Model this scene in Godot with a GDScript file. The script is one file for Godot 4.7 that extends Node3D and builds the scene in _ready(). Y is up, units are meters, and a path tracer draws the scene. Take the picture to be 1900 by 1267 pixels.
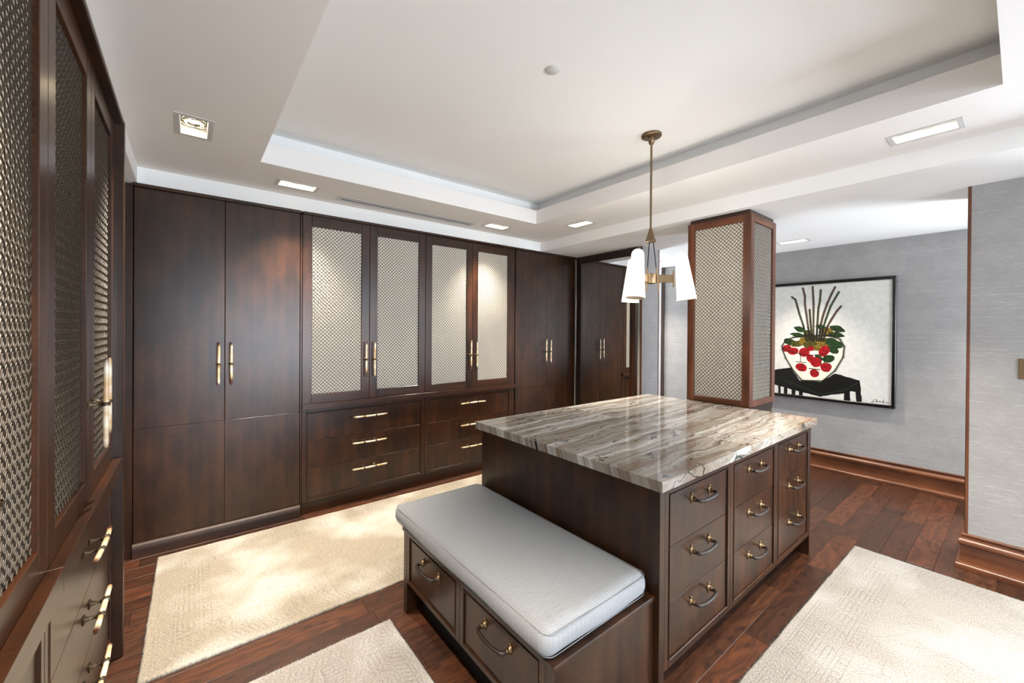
extends Node3D

# ---------------------------------------------------------------- mesh builder
class B:
	var st := SurfaceTool.new()
	var o := Vector3.ZERO
	var uo := Vector2.ZERO
	var col := Color.WHITE
	func _init(origin := Vector3.ZERO, uv_off := Vector2.ZERO):
		st.begin(Mesh.PRIMITIVE_TRIANGLES)
		o = origin
		uo = uv_off
	func v(p: Vector3, n: Vector3, uv: Vector2):
		st.set_normal(n)
		st.set_uv(uv + uo)
		st.set_color(col)
		st.add_vertex(p - o)
	func tri(a: Vector3, b: Vector3, c: Vector3, na: Vector3, nb: Vector3, nc: Vector3, ua: Vector2, ub: Vector2, uc: Vector2):
		if (b - a).cross(c - a).dot(na + nb + nc) > 0.0:
			v(a, na, ua); v(c, nc, uc); v(b, nb, ub)
		else:
			v(a, na, ua); v(b, nb, ub); v(c, nc, uc)
	func quad(a: Vector3, b: Vector3, c: Vector3, d: Vector3, n: Vector3, ua: Vector2, ub: Vector2, uc: Vector2, ud: Vector2):
		tri(a, b, c, n, n, n, ua, ub, uc)
		tri(a, c, d, n, n, n, ua, uc, ud)
	func uvp(p: Vector3, axis: int, g: int) -> Vector2:
		if g == 3:
			return Vector2(p.x, p.z + 0.35 * p.y)
		if axis == g:
			return Vector2(p[(g + 1) % 3], p[(g + 2) % 3])
		return Vector2(p[3 - axis - g], p[g])
	# chamfered box between two corners; g is the grain axis (3: planar from above)
	func box(a: Vector3, b: Vector3, bv := 0.002, g := 1):
		var lo := Vector3(minf(a.x, b.x), minf(a.y, b.y), minf(a.z, b.z))
		var hi := Vector3(maxf(a.x, b.x), maxf(a.y, b.y), maxf(a.z, b.z))
		var s := hi - lo
		bv = minf(bv, 0.4 * minf(s.x, minf(s.y, s.z)))
		for i in 3:
			var j := (i + 1) % 3
			var k := (i + 2) % 3
			for si in [0, 1]:
				var n := Vector3.ZERO
				n[i] = 1.0 if si else -1.0
				var p: Array[Vector3] = []
				for c in [[0, 0], [1, 0], [1, 1], [0, 1]]:
					var q := Vector3.ZERO
					q[i] = hi[i] if si else lo[i]
					q[j] = hi[j] - bv if c[0] else lo[j] + bv
					q[k] = hi[k] - bv if c[1] else lo[k] + bv
					p.append(q)
				quad(p[0], p[1], p[2], p[3], n, uvp(p[0], i, g), uvp(p[1], i, g), uvp(p[2], i, g), uvp(p[3], i, g))
			if bv <= 0.0:
				continue
			for sj in [0, 1]:
				for sk in [0, 1]:
					var n := Vector3.ZERO
					n[j] = 1.0 if sj else -1.0
					n[k] = 1.0 if sk else -1.0
					n = n.normalized()
					var p: Array[Vector3] = []
					for c in [[0, 0], [1, 0], [1, 1], [0, 1]]:
						var q := Vector3.ZERO
						q[i] = hi[i] - bv if c[0] else lo[i] + bv
						var in_j: bool = c[1] == 1
						q[j] = (hi[j] - (bv if in_j else 0.0)) if sj else (lo[j] + (bv if in_j else 0.0))
						q[k] = (hi[k] - (0.0 if in_j else bv)) if sk else (lo[k] + (0.0 if in_j else bv))
						p.append(q)
					quad(p[0], p[1], p[2], p[3], n, uvp(p[0], j, g), uvp(p[1], j, g), uvp(p[2], j, g), uvp(p[3], j, g))
		if bv > 0.0:
			for sx in [0, 1]:
				for sy in [0, 1]:
					for sz in [0, 1]:
						var sg := [sx, sy, sz]
						var n := Vector3(2 * sx - 1, 2 * sy - 1, 2 * sz - 1).normalized()
						var p: Array[Vector3] = []
						for i in 3:
							var q := Vector3.ZERO
							for m in 3:
								q[m] = (hi[m] - (0.0 if m == i else bv)) if sg[m] else (lo[m] + (0.0 if m == i else bv))
							p.append(q)
						tri(p[0], p[1], p[2], n, n, n, uvp(p[0], 0, g), uvp(p[1], 0, g), uvp(p[2], 0, g))
	# rectangular ring of four bars in the plane z, opening given
	func ring_z(x0: float, x1: float, y0: float, y1: float, l: float, r: float, b: float, t: float, z0: float, z1: float, bv := 0.002):
		box(Vector3(x0, y0, z0), Vector3(x0 + l, y1, z1), bv, 1)
		uo += Vector2(0.31, 0.17)
		box(Vector3(x1 - r, y0, z0), Vector3(x1, y1, z1), bv, 1)
		uo += Vector2(0.31, 0.17)
		box(Vector3(x0 + l, y0, z0), Vector3(x1 - r, y0 + b, z1), bv, 0)
		uo += Vector2(0.31, 0.17)
		box(Vector3(x0 + l, y1 - t, z0), Vector3(x1 - r, y1, z1), bv, 0)
	func tube(pts: Array, rad: Array, sides := 10, cols: Array = [], flat_z := 1.0):
		var n := pts.size()
		var up := Vector3(0.13, 0.21, 0.97)
		var rings := []
		var norms := []
		var len_at := 0.0
		var lens := []
		for i in n:
			var t: Vector3 = (pts[mini(i + 1, n - 1)] - pts[maxi(i - 1, 0)]).normalized()
			var s := up.cross(t)
			if s.length() < 0.05:
				s = Vector3(1, 0, 0).cross(t)
			s = s.normalized()
			var w := t.cross(s).normalized()
			up = w
			var ring := []
			var nn := []
			for k in sides + 1:
				var a := TAU * k / sides
				var d := s * cos(a) * flat_z + w * sin(a)
				ring.append(pts[i] + d * rad[i])
				nn.append((s * cos(a) + w * sin(a) * flat_z).normalized())
			rings.append(ring)
			norms.append(nn)
			if i > 0:
				len_at += (pts[i] - pts[i - 1]).length()
			lens.append(len_at)
		for i in n - 1:
			for k in sides:
				var ua := Vector2(float(k) / sides, lens[i])
				var ub := Vector2(float(k + 1) / sides, lens[i])
				var uc := Vector2(float(k + 1) / sides, lens[i + 1])
				var ud := Vector2(float(k) / sides, lens[i + 1])
				vt3(rings[i][k], rings[i][k + 1], rings[i + 1][k + 1], norms[i][k], norms[i][k + 1], norms[i + 1][k + 1], ua, ub, uc, cols, i, i, i + 1)
				vt3(rings[i][k], rings[i + 1][k + 1], rings[i + 1][k], norms[i][k], norms[i + 1][k + 1], norms[i + 1][k], ua, uc, ud, cols, i, i + 1, i + 1)
		for e in [0, n - 1]:
			var t: Vector3 = (pts[1] - pts[0]).normalized() * -1.0 if e == 0 else (pts[n - 1] - pts[n - 2]).normalized()
			for k in sides:
				vt3(pts[e], rings[e][k], rings[e][k + 1], t, t, t, Vector2(0.5, 0), Vector2(0, 0), Vector2(1, 0), cols, e, e, e)
	func vt3(a: Vector3, b: Vector3, c: Vector3, na: Vector3, nb: Vector3, nc: Vector3, ua: Vector2, ub: Vector2, uc: Vector2, cols: Array, i: int, j: int, k: int):
		var flip := (b - a).cross(c - a).dot(na + nb + nc) > 0.0
		if cols.size(): col = cols[i]
		v(a, na, ua)
		if flip:
			if cols.size(): col = cols[k]
			v(c, nc, uc)
			if cols.size(): col = cols[j]
			v(b, nb, ub)
		else:
			if cols.size(): col = cols[j]
			v(b, nb, ub)
			if cols.size(): col = cols[k]
			v(c, nc, uc)
		if cols.size(): col = Color.WHITE
	# profile of (radius, height) turned round the y axis of xf
	func lathe(prof: Array, xf := Transform3D(), segs := 24):
		var n := prof.size()
		var sn := []
		for i in n - 1:
			var d: Vector2 = prof[i + 1] - prof[i]
			sn.append(Vector2(-d.y, d.x).normalized() if d.length() > 1e-7 else Vector2(0, 1))
		# orient: normals point away from the axis on the whole
		var sum := 0.0
		for i in n - 1:
			sum += sn[i].x * absf(prof[i + 1].y - prof[i].y)
		if sum < 0.0:
			for i in n - 1:
				sn[i] = -sn[i]
		for i in n - 1:
			var n0: Vector2 = sn[i]
			var n1: Vector2 = sn[i]
			if i > 0 and sn[i - 1].dot(sn[i]) > 0.6:
				n0 = (sn[i - 1] + sn[i]).normalized()
			if i < n - 2 and sn[i + 1].dot(sn[i]) > 0.6:
				n1 = (sn[i + 1] + sn[i]).normalized()
			var p0: Vector2 = prof[i]
			var p1: Vector2 = prof[i + 1]
			for k in segs:
				var a := TAU * k / segs
				var b := TAU * (k + 1) / segs
				var ca := Vector3(cos(a), 0, sin(a))
				var cb := Vector3(cos(b), 0, sin(b))
				var pa := xf * (ca * p0.x + Vector3(0, p0.y, 0))
				var pb := xf * (cb * p0.x + Vector3(0, p0.y, 0))
				var pc := xf * (cb * p1.x + Vector3(0, p1.y, 0))
				var pd := xf * (ca * p1.x + Vector3(0, p1.y, 0))
				var na := xf.basis * (ca * n0.x + Vector3(0, n0.y, 0))
				var nb := xf.basis * (cb * n0.x + Vector3(0, n0.y, 0))
				var nc := xf.basis * (cb * n1.x + Vector3(0, n1.y, 0))
				var nd := xf.basis * (ca * n1.x + Vector3(0, n1.y, 0))
				var ua := Vector2(a / TAU, p0.y)
				var ub := Vector2(b / TAU, p0.y)
				var uc := Vector2(b / TAU, p1.y)
				var ud := Vector2(a / TAU, p1.y)
				if p0.x > 1e-6:
					tri(pa, pb, pc, na, nb, nc, ua, ub, uc)
				if p1.x > 1e-6:
					tri(pa, pc, pd, na, nc, nd, ua, uc, ud)
	# moulding: profile of (outwards, height) along a path on the floor, mitred at its corners; outwards lies to the left of the travel if side is 1
	func sweep(path: Array, prof: Array, side := 1.0):
		var n := path.size()
		var offs := []
		for i in n:
			var d0: Vector2 = (path[i] - path[i - 1]).normalized() if i > 0 else (path[1] - path[0]).normalized()
			var d1: Vector2 = (path[i + 1] - path[i]).normalized() if i < n - 1 else d0
			var n0 := Vector2(d0.y, -d0.x) * side
			var n1 := Vector2(d1.y, -d1.x) * side
			var m := (n0 + n1).normalized()
			offs.append(m / maxf(0.3, m.dot(n0)))
		var at := 0.0
		for i in n - 1:
			var d: Vector2 = path[i + 1] - path[i]
			var dn := d.normalized()
			var out := Vector2(dn.y, -dn.x) * side
			var w := 0.0
			for k in prof.size() - 1:
				var p0: Vector2 = prof[k]
				var p1: Vector2 = prof[k + 1]
				var e := p1 - p0
				var nn := Vector2(e.y, -e.x).normalized()
				var nrm := Vector3(out.x * nn.x, nn.y, out.y * nn.x)
				if k < prof.size() and nrm.dot(Vector3(out.x, 0.3, out.y)) < 0.0:
					nrm = -nrm
				var a: Vector2 = path[i] + offs[i] * p0.x
				var b: Vector2 = path[i + 1] + offs[i + 1] * p0.x
				var c: Vector2 = path[i + 1] + offs[i + 1] * p1.x
				var f: Vector2 = path[i] + offs[i] * p1.x
				quad(Vector3(a.x, p0.y, a.y), Vector3(b.x, p0.y, b.y), Vector3(c.x, p1.y, c.y), Vector3(f.x, p1.y, f.y), nrm, Vector2(w, at), Vector2(w, at + d.length()), Vector2(w + e.length(), at + d.length()), Vector2(w + e.length(), at))
				w += e.length()
			at += d.length()
	# prism along x from a (z, y) outline
	func prism_x(prof: PackedVector2Array, x0: float, x1: float):
		var n := prof.size()
		var cen := Vector2.ZERO
		for p in prof: cen += p / n
		for i in n:
			var p := prof[i]
			var q := prof[(i + 1) % n]
			var e := q - p
			var nn := Vector2(e.y, -e.x).normalized()
			if nn.dot((p + q) * 0.5 - cen) < 0.0: nn = -nn
			quad(Vector3(x0, p.y, p.x), Vector3(x1, p.y, p.x), Vector3(x1, q.y, q.x), Vector3(x0, q.y, q.x), Vector3(0, nn.y, nn.x), Vector2(p.y + p.x, x0), Vector2(p.y + p.x, x1), Vector2(q.y + q.x, x1), Vector2(q.y + q.x, x0))
		var idx := Geometry2D.triangulate_polygon(prof)
		for x in [x0, x1]:
			var nx := Vector3(-1 if x == x0 else 1, 0, 0)
			for t in range(0, idx.size(), 3):
				var a := prof[idx[t]]
				var b := prof[idx[t + 1]]
				var c := prof[idx[t + 2]]
				tri(Vector3(x, a.y, a.x), Vector3(x, b.y, b.x), Vector3(x, c.y, c.x), nx, nx, nx, a, b, c)
	func done() -> ArrayMesh:
		return st.commit()

# ---------------------------------------------------------------- naming helpers
var used := {}
var M := {}
var rng := RandomNumberGenerator.new()
var cache := {}

func numbered(called: String) -> String:
	var n: int = used.get(called, 0)
	used[called] = n + 1
	return called if n == 0 else "%s_%03d" % [called, n]

func tag(n: Node3D, label: String, category: String, group := "") -> Node3D:
	n.set_meta("label", label)
	n.set_meta("category", category)
	if group: n.set_meta("group", group)
	return n

func thing(called: String, label: String, category: String, at: Vector3, group := "") -> Node3D:
	var n := Node3D.new()
	n.name = numbered(called)
	n.position = at
	add_child(n)
	return tag(n, label, category, group)

func put(parent: Node3D, called: String, mesh: Mesh, mat: Material, at := Transform3D()) -> MeshInstance3D:
	var n := MeshInstance3D.new()
	n.mesh = mesh
	n.material_override = mat
	n.transform = at
	if parent == self:
		n.name = numbered(called)
		add_child(n)
	else:
		var c := 0
		for k in parent.get_children():
			if String(k.name) == called or String(k.name).begins_with(called + "_0") or String(k.name).begins_with(called + "_1"): c += 1
		n.name = called if c == 0 else "%s_%03d" % [called, c]
		parent.add_child(n)
	return n

func struct(called: String, mesh: Mesh, mat: Material) -> MeshInstance3D:
	var n := put(self, called, mesh, mat)
	n.set_meta("kind", "structure")
	return n

func ruv() -> Vector2:
	return Vector2(rng.randf() * 3.0, rng.randf() * 3.0)

func V(x: float, y: float, z: float) -> Vector3:
	return Vector3(x, y, z)

func solid(a: Vector3, b: Vector3, bv := 0.0, g := 1) -> ArrayMesh:
	var m := B.new(Vector3.ZERO, ruv())
	m.box(a, b, bv, g)
	return m.done()

# ---------------------------------------------------------------- scene
func _ready():
	rng.seed = 11
	view_and_light()
	materials()
	shell()
	floor_boards()
	wardrobe()
	left_cabinets()
	mirror()
	island()
	bench()
	column()
	rugs()
	painting()
	pendant()
	fittings()

func area(at: Vector3, towards: Vector3, size: Vector2, color: Color, energy: float):
	var l := AreaLight3D.new()
	l.name = numbered("window_light")
	l.area_size = size
	l.light_color = color
	l.light_energy = energy
	l.area_range = 14.0
	l.shadow_enabled = true
	add_child(l)
	l.look_at_from_position(at, at + towards, Vector3.UP if absf(towards.y) < 0.9 else Vector3(0, 0, 1))

func view_and_light():
	var cam := Camera3D.new()
	cam.name = "camera"
	var yaw := 0.6719
	var pitch := 0.0042
	var roll := 0.0068
	var f := Vector3(sin(yaw) * cos(pitch), -sin(pitch), -cos(yaw) * cos(pitch))
	var r := Vector3(cos(yaw), 0, sin(yaw))
	var u := r.cross(f)
	var rr := r * cos(roll) + u * sin(roll)
	var uu := u * cos(roll) - r * sin(roll)
	cam.transform = Transform3D(Basis(rr, uu, -f), Vector3(-0.2065, 1.4811, 3.5467))
	cam.near = 0.05
	cam.far = 60.0
	cam.set_frustum(0.05 * 1267.0 / 752.594, Vector2(0, -17.68 / 752.594 * 0.05), 0.05, 60.0)
	cam.current = true
	add_child(cam)
	var we := WorldEnvironment.new()
	we.name = "environment"
	var e := Environment.new()
	e.background_mode = Environment.BG_SKY
	var sky := Sky.new()
	var sm := ProceduralSkyMaterial.new()
	sm.sky_top_color = Color(0.62, 0.72, 0.86)
	sm.sky_horizon_color = Color(0.86, 0.9, 0.95)
	sm.ground_bottom_color = Color(0.4, 0.4, 0.4)
	sm.ground_horizon_color = Color(0.7, 0.72, 0.74)
	sky.sky_material = sm
	e.sky = sky
	e.tonemap_mode = Environment.TONE_MAPPER_LINEAR
	e.tonemap_exposure = 1.6
	e.sdfgi_enabled = true
	e.ssao_enabled = true
	e.ssil_enabled = true
	we.environment = e
	add_child(we)
	# daylight: the big window behind the camera, and the windows at both ends of the corridor
	area(V(1.8, 1.2, 8.1), V(0, 0.1, -1), Vector2(3.2, 1.9), Color(0.9, 0.95, 1.0), 18.0)
	area(V(5.05, 1.1, 5.2), V(-1, 0.3, 0), Vector2(1.9, 1.3), Color(0.92, 0.96, 1.0), 13.5)
	area(V(4.6, 1.35, 8.1), V(0, 0, -1), Vector2(1.0, 1.7), Color(0.93, 0.965, 1.0), 8.0)
	area(V(4.75, 1.35, -1.9), V(0, 0, 1), Vector2(1.1, 1.6), Color(0.93, 0.965, 1.0), 13.0)

# ---------------------------------------------------------------- textures
func noise(seed_: int, freq: float, oct := 3, type := FastNoiseLite.TYPE_SIMPLEX_SMOOTH) -> FastNoiseLite:
	var n := FastNoiseLite.new()
	n.seed = seed_
	n.frequency = freq
	n.noise_type = type
	n.fractal_octaves = oct
	return n

func tex(w: int, h: int, fn: Callable) -> ImageTexture:
	var d := PackedByteArray()
	d.resize(w * h * 3)
	var i := 0
	for y in h:
		for x in w:
			var c: Color = fn.call(x, y)
			d[i] = clampi(int(c.r * 255.0), 0, 255)
			d[i + 1] = clampi(int(c.g * 255.0), 0, 255)
			d[i + 2] = clampi(int(c.b * 255.0), 0, 255)
			i += 3
	return ImageTexture.create_from_image(Image.create_from_data(w, h, false, Image.FORMAT_RGB8, d))

func mirror_t(x: float, n: float) -> float:   # folds a coordinate so that the tile repeats without a seam
	return absf(x - n * 0.5)

func mat(rough: float, color := Color.WHITE, t: Texture2D = null, scale := Vector3.ONE, metal := 0.0) -> StandardMaterial3D:
	var m := StandardMaterial3D.new()
	m.albedo_color = color
	m.roughness = rough
	m.metallic = metal
	if t:
		m.albedo_texture = t
		m.uv1_scale = scale
	return m

func wood_tex(n: int, dark: Color, mid: Color, ripple: float, seed_: int) -> ImageTexture:
	var band := noise(seed_, 0.012, 3)
	var cloud := noise(seed_ + 1, 0.008, 3)
	var rip := noise(seed_ + 2, 0.09, 2)
	var fine := noise(seed_ + 3, 0.35, 2)
	var amp := noise(seed_ + 4, 0.01, 2)
	return tex(n, n, func(x, y):
		var fx := mirror_t(x, n)
		var fy := mirror_t(y, n)
		var b := band.get_noise_2d(fx * 1.6, fy * 0.12) * 0.55 + cloud.get_noise_2d(fx, fy * 0.6) * 0.5
		var rp := rip.get_noise_2d(fx * 0.22 + fy * 0.12, fy * 1.7) * clampf(amp.get_noise_2d(fx, fy) + 0.35, 0.0, 1.0) * ripple
		var g := fine.get_noise_2d(fx * 1.3, fy * 0.045) * 0.16
		return dark.lerp(mid, clampf(0.5 + b + rp + g, 0.0, 1.0)))

func materials():
	var wt := wood_tex(768, Color(0.175, 0.113, 0.078), Color(0.335, 0.213, 0.136), 0.65, 5)
	var us := Vector3(0.85, 0.85, 1)
	M.wood = mat(0.3, Color(0.78, 0.735, 0.645), wt, us)
	M.wood_red = mat(0.3, Color(0.81, 0.735, 0.635), wt, us)
	M.wood_matte = mat(0.5, Color(0.78, 0.715, 0.615), wt, us)
	M.wood_dark = mat(0.5, Color(0.5, 0.46, 0.44), wt, us)
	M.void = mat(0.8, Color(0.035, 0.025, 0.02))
	var bt := wood_tex(512, Color(0.33, 0.185, 0.11), Color(0.55, 0.34, 0.21), 0.1, 31)
	M.walnut = mat(0.38, Color(0.88, 0.86, 0.84), bt, Vector3(1.2, 0.8, 1))
	M.column_wood = mat(0.4, Color(0.82, 0.76, 0.7), bt, Vector3(1.2, 0.8, 1))
	# floor boards
	var fb := noise(41, 0.01, 4)
	var fr := noise(42, 0.03, 3)
	var ff := noise(43, 0.3, 2)
	var kn := noise(44, 0.03, 1, FastNoiseLite.TYPE_CELLULAR)
	kn.cellular_return_type = FastNoiseLite.RETURN_DISTANCE
	var ft := tex(512, 1024, func(x, y):
		var fx := mirror_t(x, 512)
		var fy := mirror_t(y, 1024)
		var w := fb.get_noise_2d(fx * 0.9, fy * 0.25) * 22.0
		var rings := sin((fx + w * 2.6) * 0.11 + fb.get_noise_2d(fx * 0.4 + 300.0, fy * 0.2) * 7.0) * 0.22
		var g := ff.get_noise_2d(fx * 1.2, fy * 0.03) * 0.3
		var c := fr.get_noise_2d(fx * 0.6, fy * 0.22) * 0.55
		var k := 0.0
		var kd := kn.get_noise_2d(fx * 0.42, fy * 0.2)
		if kd < -0.93: k = 0.75
		elif kd < -0.86: k = 0.35
		return Color(0.165, 0.097, 0.063).lerp(Color(0.355, 0.21, 0.13), clampf(0.5 + rings * 0.7 + g + c * 0.5 - k * 0.8, 0.0, 1.0)))
	M.floor = []
	for c in [Color(1, 1, 1), Color(0.88, 0.86, 0.85), Color(1.1, 1.04, 0.98), Color(0.8, 0.79, 0.79), Color(0.95, 0.91, 0.88)]:
		M.floor.append(mat(0.38, c, ft, Vector3(2.2, 0.9, 1)))
	# painted plaster
	M.white = mat(0.75, Color(0.93, 0.93, 0.925))
	M.soffit = mat(0.75, Color(0.905, 0.893, 0.882))  # same plaster as the tray; its dimmer, warmer shade is put into the colour
	M.flange = mat(0.5, Color(0.78, 0.78, 0.77))
	# wallpaper: woven grey with pale threads running level
	var w1 := noise(51, 0.5, 2)
	var w2 := noise(52, 0.02, 2)
	var w3 := noise(53, 0.25, 1)
	var w4 := noise(54, 0.006, 3)
	var threads := []
	for y in 768: threads.append(0.0)
	var tr := RandomNumberGenerator.new()
	tr.seed = 3
	var yy := 4
	while yy < 764:
		threads[yy] = tr.randf_range(0.25, 1.0)
		threads[yy + 1] = threads[yy] * 0.6
		yy += tr.randi_range(9, 34)
	var wp := tex(768, 768, func(x, y):
		var fx := mirror_t(x, 768)
		var wv := w3.get_noise_2d(x * 1.2, fx * 0.3 + y * 0.25) * 0.016 + w3.get_noise_2d(fx * 0.12, y * 1.3 + 90.0) * 0.024 + w1.get_noise_2d(x, y) * 0.022
		var th: float = threads[y] * clampf(0.45 + w2.get_noise_2d(fx, y * 3.0) * 1.4, 0.0, 1.0) * 0.13
		var k := 0.585 + wv + th + w4.get_noise_2d(fx, mirror_t(y, 768)) * 0.03
		return Color(k, k * 0.985, k * 0.975))
	M.wallpaper = mat(0.8, Color(1, 1, 1), wp, Vector3(0.85, 0.85, 1))
	# veined stone
	var s1 := noise(61, 0.006, 3)
	var s2 := noise(62, 0.01, 3)
	var s3 := noise(63, 0.02, 4)
	var s4 := noise(64, 0.05, 3)
	var s5 := noise(65, 0.012, 2)
	var stn := tex(1120, 800, func(x, y):
		var X: float = x * 1.25
		var Y: float = y * 1.25
		var wx: float = X + s3.get_noise_2d(X * 0.3, Y * 0.6) * 60.0
		var wy: float = Y + s3.get_noise_2d(X * 0.13 + 700.0, Y * 0.4) * 30.0 + s4.get_noise_2d(X * 0.2, Y * 0.5 + 80.0) * 5.0 + X * 0.05
		var base := s1.get_noise_2d(wx * 0.08, wy * 2.6)
		var tan_ := s2.get_noise_2d(wx * 0.07 + 500.0, wy * 2.3)
		var c := Color(0.66, 0.625, 0.58).lerp(Color(0.86, 0.85, 0.83), clampf(base * 1.9 + 0.45, 0.0, 1.0))
		c = c.lerp(Color(0.5, 0.42, 0.35), clampf(tan_ * 1.8 - 0.15 + (0.18 if Y < 260.0 else 0.0) * clampf((260.0 - Y) / 120.0, 0.0, 1.0), 0.0, 0.8))
		c = c.lerp(Color(0.66, 0.64, 0.61), clampf(s4.get_noise_2d(wx * 0.06, wy * 1.3) * 1.3, 0.0, 0.5))
		var v1 := absf(s5.get_noise_2d(wx * 0.14, wy * 2.1))
		var v2 := absf(s5.get_noise_2d(wx * 0.17 + 900.0, wy * 3.3 + 300.0))
		var gate := clampf(s1.get_noise_2d(X * 0.4 + 333.0, Y * 1.1) * 2.2 + 0.5, 0.0, 1.0)
		var dk := clampf(1.2 - v1 / 0.03, 0.0, 1.0) * (0.35 + 0.65 * gate) + clampf(1.1 - v2 / 0.028, 0.0, 1.0) * 0.8 * (1.0 - gate * 0.7)
		return c.lerp(Color(0.13, 0.15, 0.14), clampf(dk, 0.0, 0.92)))
	M.stone = mat(0.08, Color(0.92, 0.92, 0.92), stn, Vector3(0.5, 0.72, 1))
	# herringbone cloth
	var hb := func(x, y):
		var colu := int(x / 32.0)
		var u := fmod(x, 32.0)
		var d := u if colu % 2 == 0 else 32.0 - u
		var s := fposmod(float(y) + d, 16.0)
		var k := 1.0 if s < 9.5 else 0.0
		if u < 1.5: k *= 0.6
		return Color(0.16, 0.165, 0.185).lerp(Color(0.7, 0.71, 0.725), k)
	var ht := tex(128, 128, hb)
	M.cloth = mat(0.9, Color(1, 1, 1), ht, Vector3(24, 24, 1))
	M.cloth.heightmap_enabled = true
	M.cloth.heightmap_texture = ht
	M.cloth.heightmap_scale = 0.05
	# linen behind the wire
	var ln := noise(71, 0.6, 2)
	M.linen = mat(0.9, Color(1, 1, 1), tex(128, 128, func(x, y):
		var k := 0.9 + ln.get_noise_2d(x * 1.0, y * 0.15) * 0.06 + ln.get_noise_2d(x * 0.15, y + 70.0) * 0.06
		return Color(1.0, 0.965, 0.895) * k), Vector3(12, 12, 1))
	M.wire = mat(0.5, Color(0.2, 0.16, 0.12), null, Vector3.ONE, 0.2)
	M.brass = mat(0.36, Color(0.5, 0.42, 0.32), null, Vector3.ONE, 0.95)
	M.bronze = mat(0.32, Color(0.38, 0.33, 0.26), null, Vector3.ONE, 0.9)
	M.leather = mat(0.45, Color(0.13, 0.085, 0.06))
	M.horn = mat(0.28)
	M.horn.vertex_color_use_as_albedo = true
	M.diffuser = mat(0.6, Color(0.8, 0.72, 0.63))
	M.glow = mat(0.42, Color(0.9, 0.9, 0.89))
	M.glow.emission_enabled = true
	M.glow.emission = Color(1.0, 0.98, 0.95)
	M.glow.emission_energy_multiplier = 0.8
	M.steel_dark = mat(0.3, Color(0.1, 0.13, 0.16), null, Vector3.ONE, 0.6)
	M.glass_mirror = mat(0.0, Color(0.93, 0.94, 0.94), null, Vector3.ONE, 1.0)
	M.chrome = mat(0.12, Color(0.82, 0.82, 0.82), null, Vector3.ONE, 1.0)
	M.black_frame = mat(0.25, Color(0.055, 0.04, 0.04))
	M.pane = StandardMaterial3D.new()
	M.pane.transparency = BaseMaterial3D.TRANSPARENCY_ALPHA
	M.pane.albedo_color = Color(0.9, 0.95, 1.0, 0.06)
	M.pane.roughness = 0.02
	M.lens = mat(0.4, Color(1, 0.95, 0.85))
	M.lens.emission_enabled = true
	M.lens.emission = Color(1.0, 0.91, 0.75)
	M.lens.emission_energy_multiplier = 24.0
	M.lens_cool = M.lens.duplicate()
	M.lens_cool.emission = Color(1.0, 0.97, 0.93)

# ---------------------------------------------------------------- the room
const YL := 2.407    # lower ceiling
const YS := 2.5146   # soffit round the tray
const YF := 2.6448   # top of the tray's lip
const YC := 2.75     # tray ceiling

func slab(x0: float, x1: float, z0: float, z1: float, y0: float, y1: float, holes: Array, m: B):
	var xs := [x0, x1]
	var zs := [z0, z1]
	for h in holes:
		for q in [h[0], h[1]]:
			if q > x0 and q < x1 and not xs.has(q): xs.append(q)
		for q in [h[2], h[3]]:
			if q > z0 and q < z1 and not zs.has(q): zs.append(q)
	xs.sort()
	zs.sort()
	for i in xs.size() - 1:
		for k in zs.size() - 1:
			var cx: float = (xs[i] + xs[i + 1]) * 0.5
			var cz: float = (zs[k] + zs[k + 1]) * 0.5
			var open := false
			for h in holes:
				if cx > h[0] and cx < h[1] and cz > h[2] and cz < h[3]: open = true
			if not open:
				m.box(V(xs[i], y0, zs[k]), V(xs[i + 1], y1, zs[k + 1]), 0.0, 0)

# centre x, centre z, turned (long side along z), warm, label
var lamps := [
	[-0.19, 0.887, true, "square-trimmed twin downlight above the gap beside the left cabinets"],
	[0.403, 0.277, false, "twin downlight over the two tall plain wardrobe doors, left of the slot vent"],
	[2.19, 0.278, false, "small twin downlight above the wire mesh doors, right of the slot vent"],
	[2.755, 0.872, true, "twin downlight on the soffit in front of the mirror, right of the tray corner"],
	[2.755, 3.227, true, "large twin downlight on the right-hand soffit near the grey papered wall"],
	[-0.19, 2.75, true, "twin downlight over the mesh doors of the nearest left cabinet"],
	[0.403, 3.81, false, "twin downlight behind the viewer on the left of the front soffit"],
	[2.19, 3.81, false, "twin downlight behind the viewer on the right of the front soffit"],
]

func hole_of(l: Array) -> Array:
	var a := 0.059 if l[2] else 0.118
	var b := 0.118 if l[2] else 0.059
	return [l[0] - a, l[0] + a, l[1] - b, l[1] + b]

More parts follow.
